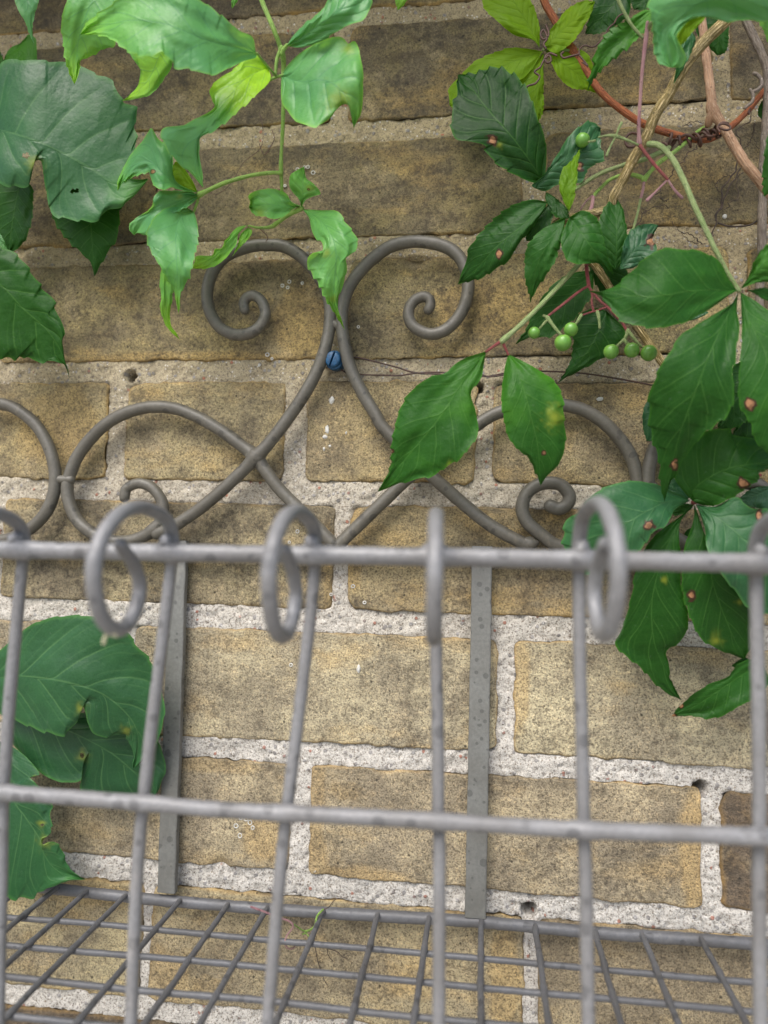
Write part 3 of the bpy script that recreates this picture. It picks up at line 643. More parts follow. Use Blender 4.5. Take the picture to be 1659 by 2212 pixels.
# ------------------------------------------------------------------ leaves
SEED = [100]
def leaf(parent, mat, reg, mid, left, right, dep, tone=(.2, .2), tilt=0., fold=0., curl=0., wave=2., teeth=1.0, nt_=9, nv=7, spots=(), yels=(), holes=(), name='leaf', label=None, rows=110, cols=34, n_t0=.12, tedge=None):
    """mid: base to tip; left and right margins, base to tip order, ends excluded. dep: distance in mm from the wall at base, middle, tip."""
    SEED[0] += 1; sd_ = SEED[0]
    mid = P(reg, mid); Lp = np.vstack([mid[:1], P(reg, left), mid[-1:]]); Rp = np.vstack([mid[:1], P(reg, right), mid[-1:]])
    m = resample(mid, rows); l = resample(Lp, rows); r = resample(Rp, rows)
    t = np.linspace(0, 1, rows)
    L = np.linalg.norm(np.diff(m, axis=0), axis=1).sum()
    tan = np.gradient(m, axis=0); tan /= np.linalg.norm(tan, axis=1)[:, None]+1e-9
    amp = (.12+teeth)*L*.018
    env = np.clip((t-n_t0)/.12, 0, 1)*np.clip((1-t)/.10, 0, 1)
    def tooth(e, sgn, k):
        dirn = e-m; dn = dirn/(np.linalg.norm(dirn, axis=1)[:, None]+1e-6)
        ph = (t*nt_*(1+.12*np.sin(sd_+k*2+t*5))+k*.37+sd_*.13) % 1
        saw = np.where(ph < .84, (ph/.84)**1.3, 1-(ph-.84)/.16)-.35
        ir = 1+.5*vnoise(np.stack([t*nt_, t*0+sd_, t*0+k], 1), 3)
        return e+dn*(saw*amp*env*ir)[:, None]+tan*(np.maximum(saw, 0)*amp*1.0*env*ir)[:, None]+dn*(vnoise(np.stack([t*14, t*0+sd_, t*0+k+9], 1), 5)*L*.006*env)[:, None]
    l = tooth(l, 1, 0); r = tooth(r, -1, 1)
    s = np.linspace(-1, 1, 2*(cols//2)+1); n, c = rows, len(s)
    a = np.abs(s)[None, :, None]
    edge = np.where(s[None, :, None] < 0, l[:, None], r[:, None])
    # rows bow forward slightly, as the side veins do
    xy = m[:, None]*(1-a)+edge*a
    X = xy.reshape(-1, 2)
    tt = np.repeat(t, c); ss = np.tile(s, n); sa = np.abs(ss)
    dk = np.array(dep, float); kk = np.concatenate([[2*dk[0]-dk[1]], dk, [2*dk[-1]-dk[-2]]]); k = []
    for i_ in range(len(dk)-1):
        p0, p1, p2, p3 = kk[i_:i_+4]
        for x_ in np.linspace(0, 1, 10, endpoint=False): k.append(.5*(2*p1+(p2-p0)*x_+(2*p0-5*p1+4*p2-p3)*x_*x_+(3*p1-p0-3*p2+p3)*x_**3))
    k.append(dk[-1])
    d0 = np.interp(tt, np.linspace(0, 1, len(k)), k)
    wpx = np.where(ss < 0, np.linalg.norm(l-m, axis=1)[(tt*(n-1)).round().astype(int)], np.linalg.norm(r-m, axis=1)[(tt*(n-1)).round().astype(int)])
    wm = mm(wpx, .03)*1000
    nv_ = nv; ph = nv_*(tt*1.05-.26*sa**.9+.02*np.sign(ss))+.25*(ss > 0)
    pp = np.abs(((ph % 1)-.5))*2; puff = (1-pp**3)*np.clip(sa*4, 0, 1)*np.clip((1-sa)*4, 0, 1)
    q = np.stack([tt*2.3, ss*1.3, tt*0+sd_*1.7], 1)
    d = d0-tilt*ss*np.minimum(wm, 60)/10+fold*sa*wm*.1-curl*sa**2*wm*.1
    d += wave*fbm(q*1.3, 2, sd_)*(.35+.65*sa)+wave*.45*np.sin(tt*nt_*1.6+ss*2+sd_)*sa**2+puff*.11*wave*min(1, L/200)
    d = np.maximum(d, 2.5)
    Vv = at(X, d*.001)
    sp = np.zeros(len(X)); ye = np.zeros(len(X))
    jit = 1+.45*vnoise(np.stack([X[:, 0]*.13, X[:, 1]*.13, X[:, 0]*0], 1), 77)
    for (u_, v_, r_) in spots:
        c_ = P(reg, [(u_, v_)])[0]; rr = r_*REG[reg][2]
        sp = np.maximum(sp, np.clip(1-np.hypot(X[:, 0]-c_[0], X[:, 1]-c_[1])*jit/rr/1.25, 0, 1))
    for (u_, v_, r_) in yels:
        c_ = P(reg, [(u_, v_)])[0]; rr = r_*REG[reg][2]
        ye = np.maximum(ye, .5*np.exp(-(np.hypot(X[:, 0]-c_[0], X[:, 1]-c_[1])*jit/rr)**2))
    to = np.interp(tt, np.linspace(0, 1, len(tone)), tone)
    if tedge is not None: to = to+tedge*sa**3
    fcs = grid_faces(n, c)
    if len(holes):
        ctr = X[fcs].mean(1); keep = np.ones(len(fcs), bool)
        for (u_, v_, rx, ry) in holes:
            c_ = P(reg, [(u_, v_)])[0]; kx = REG[reg][2]
            keep &= ((ctr[:, 0]-c_[0])/(rx*kx))**2+((ctr[:, 1]-c_[1])/(ry*kx))**2 > 1
        fcs = fcs[keep]
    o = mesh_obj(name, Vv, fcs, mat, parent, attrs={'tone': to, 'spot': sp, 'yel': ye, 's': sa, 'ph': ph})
    if label: o['label'] = label
    return o
def stem(parent, mat, reg, pts, wpx, off, name='stem', rough=.00012, seg=12, bumps=(), **k):
    p = P(reg, pts) if reg is not None else pts
    o3 = np.interp(np.linspace(0, 1, len(p)), np.linspace(0, 1, len(np.atleast_1d(off))), np.atleast_1d(off))*.001
    SEED[0] += 1
    rr = [mm(x*REG.get(reg, (0, 0, 1))[2]*.5, float(np.mean(o3))) for x in np.atleast_1d(wpx)]
    bb = [(at(P(reg, [(b_[0], b_[1])]), o3[min(len(o3)-1, b_[2])])[0], b_[3], .004) for b_ in bumps]
    return tube_obj(name, at(p, o3), rr, mat, parent, seg=seg, rough=rough, seed=SEED[0], bumps=bb, **k)

# ---- vine at the left edge with big bluish leaves
v1 = thing('climbing_vine', 'vine at the upper left edge with large broad bluish green leaves', 'vine', 'climbing vines on the wall')
stem(v1, S_GREEN, 0, [(-60, -80), (-70, 150), (-62, 280), (-75, 420), (-70, 600)], 12, 35, n=80)
stem(v1, S_GREEN, 0, [(-62, 280), (-50, 277), (-36, 274)], 7, 42, name='petiole')
leaf(v1, L_BLUE, 1, [(-75, 548), (0, 560), (170, 615), (370, 715), (500, 800), (570, 810), (642, 772)],
     [(-75, 420), (0, 278), (90, 256), (190, 258), (330, 275), (410, 318), (480, 350), (530, 430), (592, 470), (578, 545), (590, 600), (565, 680), (545, 760), (600, 775)],
     [(-60, 700), (0, 790), (60, 802), (105, 808), (132, 780), (122, 735), (105, 700), (140, 692), (178, 702), (190, 770), (205, 850), (225, 925), (280, 945), (340, 955), (405, 960), (470, 905), (520, 888), (575, 850), (620, 800)],
     (45, 56, 50, 44, 44), tone=(.3, .3, .35, .8), fold=-.6, wave=3.2, nt_=14, nv=6, teeth=.55, holes=[(325, 825, 20, 9), (113, 672, 15, 12)], yels=[(145, 705, 26)], rows=160, cols=50)
leaf(v1, L_DARK, 0, [(45, 385), (30, 460), (18, 548)], [(-20, 400), (-30, 480), (-5, 530)], [(68, 402), (72, 430), (66, 488), (48, 528)], (30, 28, 22), tone=(.3, .25), wave=1.5)
leaf(v1, L_DARK, 0, [(190, 400), (196, 480), (204, 597)], [(120, 420), (112, 458), (125, 492), (150, 522), (192, 562)], [(255, 420), (259, 455), (254, 505), (248, 522), (228, 552), (214, 578)], (28, 30, 22), tone=(.35, .3), wave=1.5, tilt=.5)
leaf(v1, L_DARK, 3, [(-170, 130), (0, 255), (100, 360), (200, 450), (265, 550), (300, 665)], [(-90, 70), (0, 95), (60, 122), (110, 170), (160, 245), (212, 312), (242, 365), (265, 440), (270, 505), (280, 580), (293, 620)],
     [(-140, 350), (-60, 540), (0, 572), (40, 578), (65, 590), (85, 562), (160, 586), (225, 586), (270, 596), (290, 630)], (45, 46, 38, 30), tone=(.3, .35, .3), fold=-.8, wave=2.6, nt_=9, nv=6, yels=(), spots=(), rows=130, cols=44)
leaf(v1, L_BLUE, 3, [(-60, 40), (0, 70), (38, 112)], [(-10, 30), (15, 62)], [(-30, 110), (10, 122)], (36, 38, 36), tone=(.5, .6), wave=1)
leaf(v1, L_FRESH, 1, [(115, -90), (118, 0), (125, 90), (148, 190)], [(60, -50), (62, 0), (80, 45), (108, 95), (128, 150)], [(172, -50), (165, 10), (148, 70), (140, 130)], (60, 58, 50), tone=(.05, .1), wave=1, teeth=.4)
leaf(v1, L_DARK, 1, [(160, 262), (90, 225), (12, 268)], [(155, 170), (125, 150), (88, 185), (40, 212)], [(140, 275), (80, 278), (35, 280)], (18, 16, 14), tone=(.75, .7), wave=1)
leaf(v1, L_DARK, 1, [(-60, 180), (-20, 230), (20, 282)], [(-20, 190), (8, 240)], [(-60, 250), (-10, 290)], (18, 16, 14), tone=(.6, .6), wave=1)

# ---- hanging fresh shoot
v2 = thing('climbing_vine', 'hanging bright green vine shoot with crinkled fresh leaves above the left scroll', 'vine', 'climbing vines on the wall')
stem(v2, S_GREEN, 1, [(1080, -160), (1130, 0), (1180, 120), (1220, 235), (1226, 330), (1222, 540), (1214, 700), (1217, 790), (1222, 845), (1262, 880), (1300, 895)], [24, 22, 20, 19, 18, 17, 16, 13], [75, 72, 70, 62, 55, 50, 46, 42, 40, 38, 36], n=300, bumps=[(1222, 240, 3, .35), (1216, 735, 7, .45), (1225, 322, 4, .3)])
stem(v2, S_GREEN, 1, [(1214, 748), (1180, 746), (1090, 757), (980, 787), (900, 822), (860, 842)], [17, 17, 18, 20], [46, 46, 47, 48], name='side_shoot', bumps=[(860, 842, 5, .4)])
stem(v2, S_GREEN, 1, [(860, 842), (852, 875), (835, 920)], [13, 12], 46, name='petiole')
stem(v2, S_GREEN, 1, [(1216, 205), (1196, 260), (1190, 325)], [20, 14], [70, 66], name='petiole')
stem(v2, S_GREEN, 1, [(1218, 232), (1226, 212), (1240, 195)], [22, 16], [70, 72], name='petiole')
stem(v2, S_GREEN, 1, [(1250, 322), (1200, 330), (1160, 348)], [12, 14], [66, 64, 66], name='petiole')
stem(v2, S_GREEN, 1, [(1190, 325), (1150, 280), (1110, 230)], [12, 10], [66, 80, 92], name='petiole')
stem(v2, S_GREEN, 1, [(1302, 900), (1240, 933), (1195, 965), (1170, 980), (1120, 984), (1075, 976)], [18, 17, 14, 9], [36, 34, 30, 28], name='side_shoot', bumps=[(1188, 970, 3, .4), (1302, 900, 0, .4)])
stem(v2, S_DRY, 1, [(1118, 984), (1135, 1000), (1152, 1015), (1158, 1030), (1148, 1045)], [5, 3], [29, 28], name='bud_scale')
leaf(v2, L_FRESH, 1, [(1105, 228), (1020, 205), (930, 185), (830, 148), (700, 100), (540, 90), (345, 150)],
     [(1090, 160), (1030, 130), (960, 70), (880, 12), (790, -30), (620, -50), (500, 10), (420, 60), (370, 110)],
     [(1105, 250), (1050, 266), (960, 312), (920, 322), (820, 303), (765, 300), (742, 262), (700, 222), (655, 238), (600, 235), (540, 210), (490, 172), (430, 150), (380, 150)],
     (88, 108, 120, 118, 104), tone=(.05, .0, .1, .35, .75), fold=-.7, wave=4, teeth=.5, nt_=12, nv=6, rows=150, cols=44)
leaf(v2, L_FRESH, 1, [(480, -120), (400, 0), (345, 150), (330, 260), (322, 365)], [(340, -100), (292, 0), (272, 60), (266, 110), (274, 180), (280, 250), (298, 315)],
     [(560, 20), (500, 120), (500, 195), (445, 212), (400, 240), (350, 262), (345, 300)], (92, 96, 92, 80, 74), tone=(.15, .25, .5, .8), fold=-.7, wave=3, teeth=.5, nt_=11, nv=6)
leaf(v2, L_FRESH, 1, [(700, 190), (680, 260), (650, 330), (600, 390), (528, 436)], [(580, 150), (550, 200), (572, 250), (602, 275), (606, 320), (595, 370), (560, 410)], [(745, 200), (742, 285), (715, 330), (698, 358), (660, 402), (600, 424)],
     (92, 86, 80, 76), tone=(.7, .75, .9), fold=1.2, wave=3, teeth=.4, nt_=8, nv=5, tedge=-.4)
leaf(v2, L_FRESH, 1, [(1160, 290), (1060, 340), (980, 430), (905, 530), (850, 610), (850, 690), (880, 812)],
     [(1110, 228), (1052, 236), (1030, 282), (955, 335), (902, 388), (925, 440), (905, 480), (840, 512), (790, 540), (705, 552), (702, 605), (750, 682), (825, 750)],
     [(1165, 350), (1090, 425), (1000, 505), (930, 562), (890, 582), (862, 600), (858, 650), (865, 720)], (66, 80, 88, 92, 90, 82, 76), tone=(.95, 1., .95, .2, .0, .05, .35), fold=-.4, wave=3.5, teeth=.45, nt_=10, nv=6, rows=150, cols=44)
leaf(v2, L_FRESH, 1, [(1238, 198), (1320, 150), (1420, 80), (1510, 0), (1560, -90)], [(1270, 150), (1330, 92), (1395, 40), (1425, -20), (1480, -90)], [(1300, 205), (1390, 180), (1440, 145), (1500, 110), (1565, 88), (1592, 50), (1605, 0), (1600, -60)],
     (72, 82, 90, 84), tone=(.0, .05, .1), fold=-.4, wave=3, teeth=.4, nt_=9)
leaf(v2, L_FRESH, 1, [(1215, 328), (1300, 352), (1390, 346), (1450, 370), (1500, 430), (1528, 555)], [(1240, 285), (1300, 226), (1380, 182), (1450, 158), (1480, 166), (1500, 190), (1535, 180), (1560, 262), (1570, 370), (1560, 480)],
     [(1216, 430), (1245, 480), (1290, 530), (1360, 545), (1412, 520), (1440, 490), (1492, 440), (1518, 490)], (64, 74, 82, 86, 82, 72), tone=(.0, .0, .15, .5), fold=-.5, wave=4.5, teeth=.45, nt_=9, nv=6, yels=[(1470, 430, 50), (1505, 210, 22)], tedge=.25)
leaf(v2, L_FRESH, 'd', [(585, 408), (470, 375), (380, 290), (300, 220), (200, 250), (105, 400)], [(470, 350), (440, 280), (440, 190), (400, 120), (350, 80), (310, 22), (265, 82), (250, 105), (185, 175), (150, 245), (110, 330)],
     [(520, 400), (430, 380), (395, 392), (350, 385), (315, 345), (300, 285), (240, 300), (190, 320), (130, 352)], (48, 58, 66, 60, 56, 52), tone=(.3, .0, -.1, .0, .5), fold=.7, wave=4, teeth=.6, nt_=10, spots=[(318, 282, 10)], tedge=.3)
leaf(v2, L_LIME, 'd', [(590, 405), (540, 360), (480, 300), (410, 330)], [(560, 340), (500, 250), (455, 225), (425, 280)], [(530, 395), (470, 380), (430, 350)], (48, 44, 42), tone=(.3, .2), wave=2, teeth=.4)
leaf(v2, L_FRESH, 'd', [(600, 425), (500, 450), (400, 490), (300, 540), (205, 665)], [(540, 400), (440, 395), (350, 400), (320, 460), (300, 510), (240, 545), (180, 600), (185, 640)], [(560, 470), (480, 520), (400, 560), (320, 640), (275, 665), (230, 650)],
     (47, 54, 58, 52), tone=(.1, -.1, .0, .2), fold=.8, wave=4, teeth=.6, nt_=9, yels=[(480, 430, 15)])
leaf(v2, L_FRESH, 'd', [(560, 520), (490, 540), (458, 650), (462, 800), (468, 950), (475, 1142)], [(500, 490), (400, 500), (345, 540), (288, 620), (282, 680), (310, 765), (360, 850), (395, 925), (440, 985), (462, 1080)],
     [(575, 545), (590, 615), (594, 700), (575, 765), (562, 850), (530, 930), (495, 1005), (480, 1080)], (46, 60, 72, 74, 66, 56), tone=(-.2, -.1, .05, .3, .75), fold=-.9, wave=4, teeth=.6, nt_=11, nv=6, rows=150, cols=44)
leaf(v2, L_FRESH, 'd', [(415, 860), (400, 960), (400, 1060), (400, 1160), (430, 1240), (487, 1300)], [(372, 872), (360, 960), (370, 1030), (363, 1110), (385, 1180), (420, 1240)], [(440, 930), (440, 1010), (428, 1100), (418, 1160), (440, 1230)],
     (46, 42, 36, 30, 26), tone=(.6, .5, .8, 1.), wave=2.5, teeth=.4, nt_=7, fold=1)
leaf(v2, L_FRESH, 'd', [(885, 605), (800, 690), (720, 770), (650, 820), (558, 866)], [(820, 622), (758, 695), (735, 742), (692, 748), (678, 785), (600, 790), (575, 805)], [(835, 650), (822, 722), (770, 790), (718, 838), (645, 866)],
     (28, 40, 42, 36, 30), tone=(.6, .5, .6, .9), wave=4, teeth=.4, nt_=7, fold=1.5)
leaf(v2, L_FRESH, 'd', [(892, 618), (870, 680), (798, 792)], [(850, 660), (828, 725)], [(918, 640), (890, 692), (842, 742)], (28, 36, 34), tone=(.6, .7), wave=2, teeth=.4, nt_=5)
leaf(v2, L_FRESH, 'd', [(1205, 490), (1120, 490), (1010, 480), (898, 495)], [(1160, 470), (1120, 412), (1040, 385), (950, 395), (898, 425), (905, 465)], [(1165, 508), (1105, 555), (1040, 566), (1000, 552), (940, 548), (908, 515)],
     (37, 46, 50, 44), tone=(.3, .2, .3), wave=4, teeth=.4, nt_=7, nv=5, yels=[(965, 530, 28)], fold=-.6)
leaf(v2, L_FRESH, 'd', [(1215, 498), (1222, 400), (1232, 250)], [(1200, 450), (1148, 385), (1145, 310), (1190, 272)], [(1242, 452), (1290, 430), (1330, 412), (1292, 358), (1245, 320)], (37, 44, 46, 40), tone=(.4, .3, .5), wave=3.5, teeth=.3, nt_=5, nv=5, fold=1.2, yels=[(1265, 380, 26)], spots=[(1258, 388, 9)])
leaf(v2, L_FRESH, 'd', [(1222, 508), (1330, 575), (1405, 690), (1425, 800), (1412, 950), (1412, 1080), (1477, 1238)],
     [(1262, 565), (1282, 650), (1338, 720), (1335, 768), (1285, 772), (1252, 820), (1270, 880), (1312, 950), (1360, 1042), (1400, 1112), (1440, 1180)],
     [(1330, 514), (1430, 520), (1472, 580), (1520, 642), (1555, 708), (1530, 768), (1482, 792), (1490, 850), (1470, 950), (1442, 1030), (1436, 1110), (1462, 1190)],
     (37, 52, 60, 58, 54, 46, 36), tone=(.35, .3, .3, .35, .5, .9), wave=5, teeth=.45, nt_=11, nv=8, yels=[(1365, 770, 26), (1402, 1050, 22)], fold=-.4, rows=150, cols=40)
leaf(v2, L_FRESH, 2, [(50, -60), (70, -10), (60, 45)], [(40, -30), (50, 10)], [(110, -30), (90, 15)], (60, 60, 56), tone=(.5, .6), wave=1)
leaf(v2, L_FRESH, 1, [(1030, -60), (1010, -10), (1003, 38)], [(1012, -40), (1000, 5)], [(1045, -30), (1025, 5)], (60, 60, 56), tone=(.5, .6), wave=1)
for pts, w_ in (([(1120, 485), (1136, 560), (1125, 640), (1050, 705), (1000, 790), (940, 838), (900, 830)], 3), ([(1175, 560), (1185, 600), (1165, 640), (1140, 670), (1120, 620)], 4), ([(1165, 400), (1155, 350), (1120, 160), (1150, 200)], 2)):
    stem(v2, S_DRY, 1, pts, w_, 6, name='tendril', seg=6, rough=0)

# ---- lower left vine
v3 = thing('climbing_vine', 'vine at the lower left with three dark ragged leaves behind the front wires', 'vine', 'climbing vines on the wall')
stem(v3, S_PALE, 0, [(-70, 1300), (-60, 1480), (-58, 1560), (-70, 1750), (-60, 1980)], 12, 14, n=80)
stem(v3, S_PALE, 0, [(-60, 1480), (-45, 1482), (-38, 1484)], 8, 24, name='petiole')
leaf(v3, L_BLUE, 'b', [(-130, 640), (0, 575), (160, 560), (440, 595), (700, 670), (850, 760), (980, 900), (1020, 1050), (985, 1245)],
     [(-120, 480), (0, 370), (185, 212), (350, 145), (510, 118), (680, 118), (820, 190), (925, 225), (975, 290), (1032, 362), (1125, 470), (1190, 650), (1205, 860), (1150, 1050), (1050, 1190)],
     [(-130, 760), (0, 840), (120, 890), (240, 942), (330, 982), (455, 1000), (540, 932), (575, 865), (545, 812), (600, 785), (628, 842), (645, 920), (700, 990), (820, 1002), (925, 985), (938, 1050), (985, 1120), (975, 1200)],
     (26, 36, 42, 38, 32, 24), tone=(.08, .1, .05, .1, .35), fold=-.6, wave=2.6, teeth=.4, nt_=13, nv=6, yels=[(590, 800, 30), (930, 960, 25)], rows=170, cols=54)
leaf(v3, L_BLUE, 'b', [(40, 830), (300, 890), (500, 960), (700, 1060), (850, 1150), (1020, 1300), (1140, 1450)], [(200, 780), (600, 830), (1000, 900), (1180, 1050), (1210, 1250), (1180, 1380)],
     [(20, 960), (100, 1070), (160, 1135), (240, 1222), (320, 1290), (400, 1330), (500, 1350), (592, 1333), (600, 1240), (604, 1170), (598, 1300), (588, 1400), (650, 1470), (800, 1480), (950, 1470)],
     (14, 20, 24, 20, 14), tone=(.0, .0, .05), fold=-.4, wave=2.4, teeth=.35, nt_=10, nv=6, holes=[(606, 1148, 13, 22)], yels=[(606, 1150, 30)], rows=150, cols=50)
leaf(v3, L_BLUE, 'b', [(0, 1040), (60, 1250), (110, 1490), (180, 1590), (300, 1770), (330, 1880), (430, 2000), (635, 2060)],
     [(-90, 1150), (-120, 1500), (-80, 1850), (0, 2110), (40, 2180), (110, 2207), (150, 2188), (245, 2206), (280, 2150), (400, 2110), (480, 2075)],
     [(95, 1085), (160, 1130), (250, 1215), (285, 1280), (226, 1300), (262, 1352), (320, 1430), (380, 1512), (368, 1590), (378, 1700), (350, 1740), (305, 1762), (315, 1808), (350, 1790), (392, 1782), (440, 1810), (475, 1880), (505, 1965), (570, 2030)],
     (20, 26, 30, 30, 28, 22), tone=(.05, .05, .1, .2, .6), wave=2.4, teeth=.35, nt_=11, nv=7, yels=[(330, 1780, 40), (305, 1655, 22), (250, 1310, 15)], holes=[(312, 1660, 14, 9)], rows=170, cols=54)

# ---- right: rusty cane with lime leaves
v4 = thing('climbing_vine', 'rust red vine cane sagging across the upper right with a rosette of lime leaves', 'vine', 'climbing vines on the wall')
stem(v4, S_RUST, 2, [(640, -160), (690, 0), (740, 90), (795, 190), (830, 245), (880, 315), (940, 400), (1020, 470), (1130, 540), (1250, 580), (1350, 602), (1420, 595), (1500, 545), (1570, 480), (1640, 395), (1720, 300)],
     [32, 32, 32, 30, 30, 30, 26, 24], [26, 26, 24, 22, 20, 16, 14, 16], name='cane', n=320, seg=16, bumps=[(815, 215, 3, .35)])
pet = stem(v4, S_PALE, 2, [(815, 218), (750, 214), (700, 212), (688, 215)], [12, 12], [26, 30], name='petiole')
kw = dict(wave=1.8, nt_=10, nv=8, teeth=.45, name='leaflet')
leaf(pet, L_LIME, 2, [(672, 205), (620, 100), (570, 20), (500, -110)], [(640, 172), (560, 150), (490, 92), (442, 50), (425, 0), (440, -70)], [(672, 120), (655, 50), (620, -20), (570, -90)], (32, 38, 40), tone=(.5, .45, .5), **kw)
leaf(pet, L_LIME, 2, [(693, 205), (780, 120), (850, 60), (912, 5)], [(708, 150), (750, 90), (800, 32), (860, 5)], [(740, 228), (800, 195), (838, 150), (872, 100), (900, 45)], (30, 34, 36), tone=(.55, .5, .5), **kw)
leaf(pet, L_LIME, 2, [(686, 222), (560, 265), (430, 330), (283, 455)], [(600, 208), (510, 215), (400, 260), (340, 320), (285, 385)], [(620, 320), (500, 400), (400, 460), (320, 480)], (28, 26, 20), tone=(.5, .4, .4), **kw)
leaf(pet, L_LIME, 2, [(690, 228), (670, 330), (655, 440), (665, 532)], [(640, 280), (590, 330), (560, 390), (590, 460), (640, 500)], [(689, 300), (690, 400), (686, 480)], (28, 24, 18), tone=(.45, .4, .3), **kw)
leaf(pet, L_LIME, 2, [(698, 218), (780, 280), (850, 330), (922, 403)], [(760, 198), (850, 215), (892, 255), (908, 330)], [(725, 275), (760, 340), (812, 382), (870, 388)], (28, 26, 20), tone=(.5, .5, .45), **kw)
# curly tendrils
def tendril(par, reg, pts, w_, off, mat=S_DRY, coil=0, turns=0, rough=0, **k):
    p = at(resample(P(reg, pts), 160), off*.001)
    if coil:
        t = np.gradient(p, axis=0); t /= np.linalg.norm(t, axis=1)[:, None]; b = np.cross(t, np.array([0, 1, 0])); a = np.linspace(0, turns*2*math.pi, 160)
        amp_ = coil*.001*(1+.4*np.sin(a*.37))
        p = p+b*(np.cos(a)*amp_)[:, None]+np.array([0, -1, 0])[None]*(np.sin(a)*amp_)[:, None]
    o = tube_obj('tendril', p, mm(w_*REG[reg][2]*.5, off*.001), mat, par, seg=7, n=260, smooth=True); return o
tendril(v4, 2, [(1038, 52), (985, 105), (955, 150), (920, 195), (870, 200), (845, 215), (840, 235)], 7, 34, coil=.4, turns=4)
tendril(v4, 2, [(700, 110), (712, 150), (690, 170), (676, 150), (690, 130), (705, 165), (690, 190), (700, 210)], 9, 36)
tendril(v4, 2, [(840, 235), (800, 245), (775, 250), (765, 235), (775, 225)], 9, 36)
tendril(v4, 2, [(745, 240), (715, 230), (695, 250), (705, 272), (722, 262), (712, 240), (690, 262), (675, 290), (650, 310), (672, 330), (655, 360), (618, 375), (603, 420), (625, 460), (615, 495), (590, 500), (580, 545), (565, 560), (575, 580), (588, 562), (575, 545), (560, 590), (530, 615), (510, 640), (498, 660), (510, 690), (500, 718), (490, 712)], 9, 40)
tendril(v4, 2, [(525, 615), (520, 640), (540, 665), (532, 635)], 7, 42)
tendril(v4, 2, [(845, 240), (870, 270), (880, 285), (860, 270)], 7, 36)

# ---- right: tan cane with berries
v5 = thing('climbing_vine', 'tan fissured vine cane slanting down the right side, bearing green berries and two hanging leaflets', 'vine', 'climbing vines on the wall')
stem(v5, S_TAN, None, np.vstack([P('e', [(1500, -120), (1230, 180), (1050, 350), (850, 600), (740, 800), (600, 1020), (510, 1240), (410, 1400), (320, 1580), (230, 1740), (160, 1860)]), P(4, [(740, 0), (850, 110), (930, 200), (1020, 340), (1110, 465), (1200, 590), (1290, 720)])]),
     [24, 24, 23, 22, 20, 18, 17, 17, 17], [62, 58, 52, 46, 42, 36, 30, 26, 24], name='cane', n=380, seg=18, rough=.00025, bumps=())
stem(v5, S_PINK, 'e', [(530, 200), (520, 320), (490, 560), (468, 850), (455, 1100), (458, 1275)], [30, 34, 30, 30, 34], [70, 64, 58, 52], name='petiole', bumps=[(520, 325, 1, .3), (458, 1275, 5, .5)])
stem(v5, S_PALE, 'e', [(250, -60), (300, 60), (390, 220), (485, 335)], [32, 28], [70, 64], name='petiole')
stem(v5, S_PALE, 'e', [(560, 200), (540, 260), (520, 320)], [26, 28], [72, 64], name='petiole')
kwd = dict(name='leaflet')
big = stem(v5, S_PALE, None, np.vstack([P('e', [(545, 1275), (620, 1282), (700, 1340), (780, 1450), (870, 1640), (960, 1850), (1060, 2060)]), P(4, [(1430, 105), (1480, 200), (1532, 283)])]), [13, 12, 11.5, 11, 10, 9], [54, 60, 66, 68, 66], name='petiole', n=220)
leaf(big, L_DARK, 4, [(1528, 282), (1410, 280), (1300, 288), (1180, 308), (1060, 305), (880, 282)], [(1488, 230), (1450, 160), (1370, 115), (1280, 102), (1200, 100), (1130, 145), (1065, 205), (1000, 262), (930, 288)],
     [(1480, 312), (1400, 370), (1300, 420), (1200, 445), (1130, 442), (1030, 420), (985, 362), (940, 312)], (66, 78, 84, 76, 64), tone=(.5, .4, .35, .3), fold=-.9, wave=2.2, teeth=.4, nt_=9, nv=6, rows=140, cols=46, **kwd)
leaf(big, L_DARK, 4, [(1530, 288), (1480, 400), (1420, 525), (1330, 760), (1265, 950), (1212, 1195)], [(1500, 340), (1400, 400), (1300, 465), (1230, 550), (1180, 640), (1152, 720), (1145, 850), (1160, 940), (1183, 1010), (1190, 1100)],
     [(1525, 370), (1535, 450), (1512, 600), (1505, 750), (1470, 832), (1390, 892), (1310, 985), (1262, 1070), (1235, 1120)], (66, 76, 82, 76, 64, 50), tone=(.35, .3, .25, .35), fold=-.8, wave=2.4, teeth=.4, nt_=10, nv=6, spots=[(1257, 1040, 15), (1262, 1018, 8)], rows=150, cols=46, **kwd)
leaf(big, L_DARK, 4, [(1540, 290), (1590, 440), (1650, 560), (1700, 780), (1680, 1000)], [(1545, 400), (1548, 500), (1530, 650), (1540, 780), (1578, 850), (1605, 925), (1640, 970)], [(1620, 340), (1740, 450), (1800, 650), (1780, 880), (1730, 960)],
     (66, 74, 76, 66), tone=(.5, .4, .5), wave=2, teeth=.4, spots=[(1582, 772, 24)], fold=-.6, **kwd)
leaf(big, L_DARK, 4, [(1540, 276), (1600, 210), (1680, 140), (1780, 60)], [(1575, 222), (1600, 155), (1650, 90), (1720, 50)], [(1600, 252), (1690, 235), (1770, 160)], (66, 72, 76), tone=(.6, .5), wave=2, **kwd)
leaf(big, L_DARK, 4, [(1540, 284), (1620, 290), (1740, 335)], [(1590, 280), (1660, 275)], [(1590, 290), (1650, 325)], (66, 62, 58), tone=(.5, .5), wave=1, **kwd)
pet2 = stem(v5, S_PALE, 4, [(880, 120), (835, 178), (700, 322), (600, 422), (512, 500)], [22, 22, 21], [34, 44, 54, 58], name='petiole', bumps=[(512, 500, 4, .35)])
stem(pet2, S_RED, 4, [(510, 500), (480, 520), (440, 548)], [16, 10], [58, 56], name='leaflet_stalk'); stem(pet2, S_RED, 4, [(512, 500), (522, 528), (538, 562)], [14, 9], [58, 56], name='leaflet_stalk')
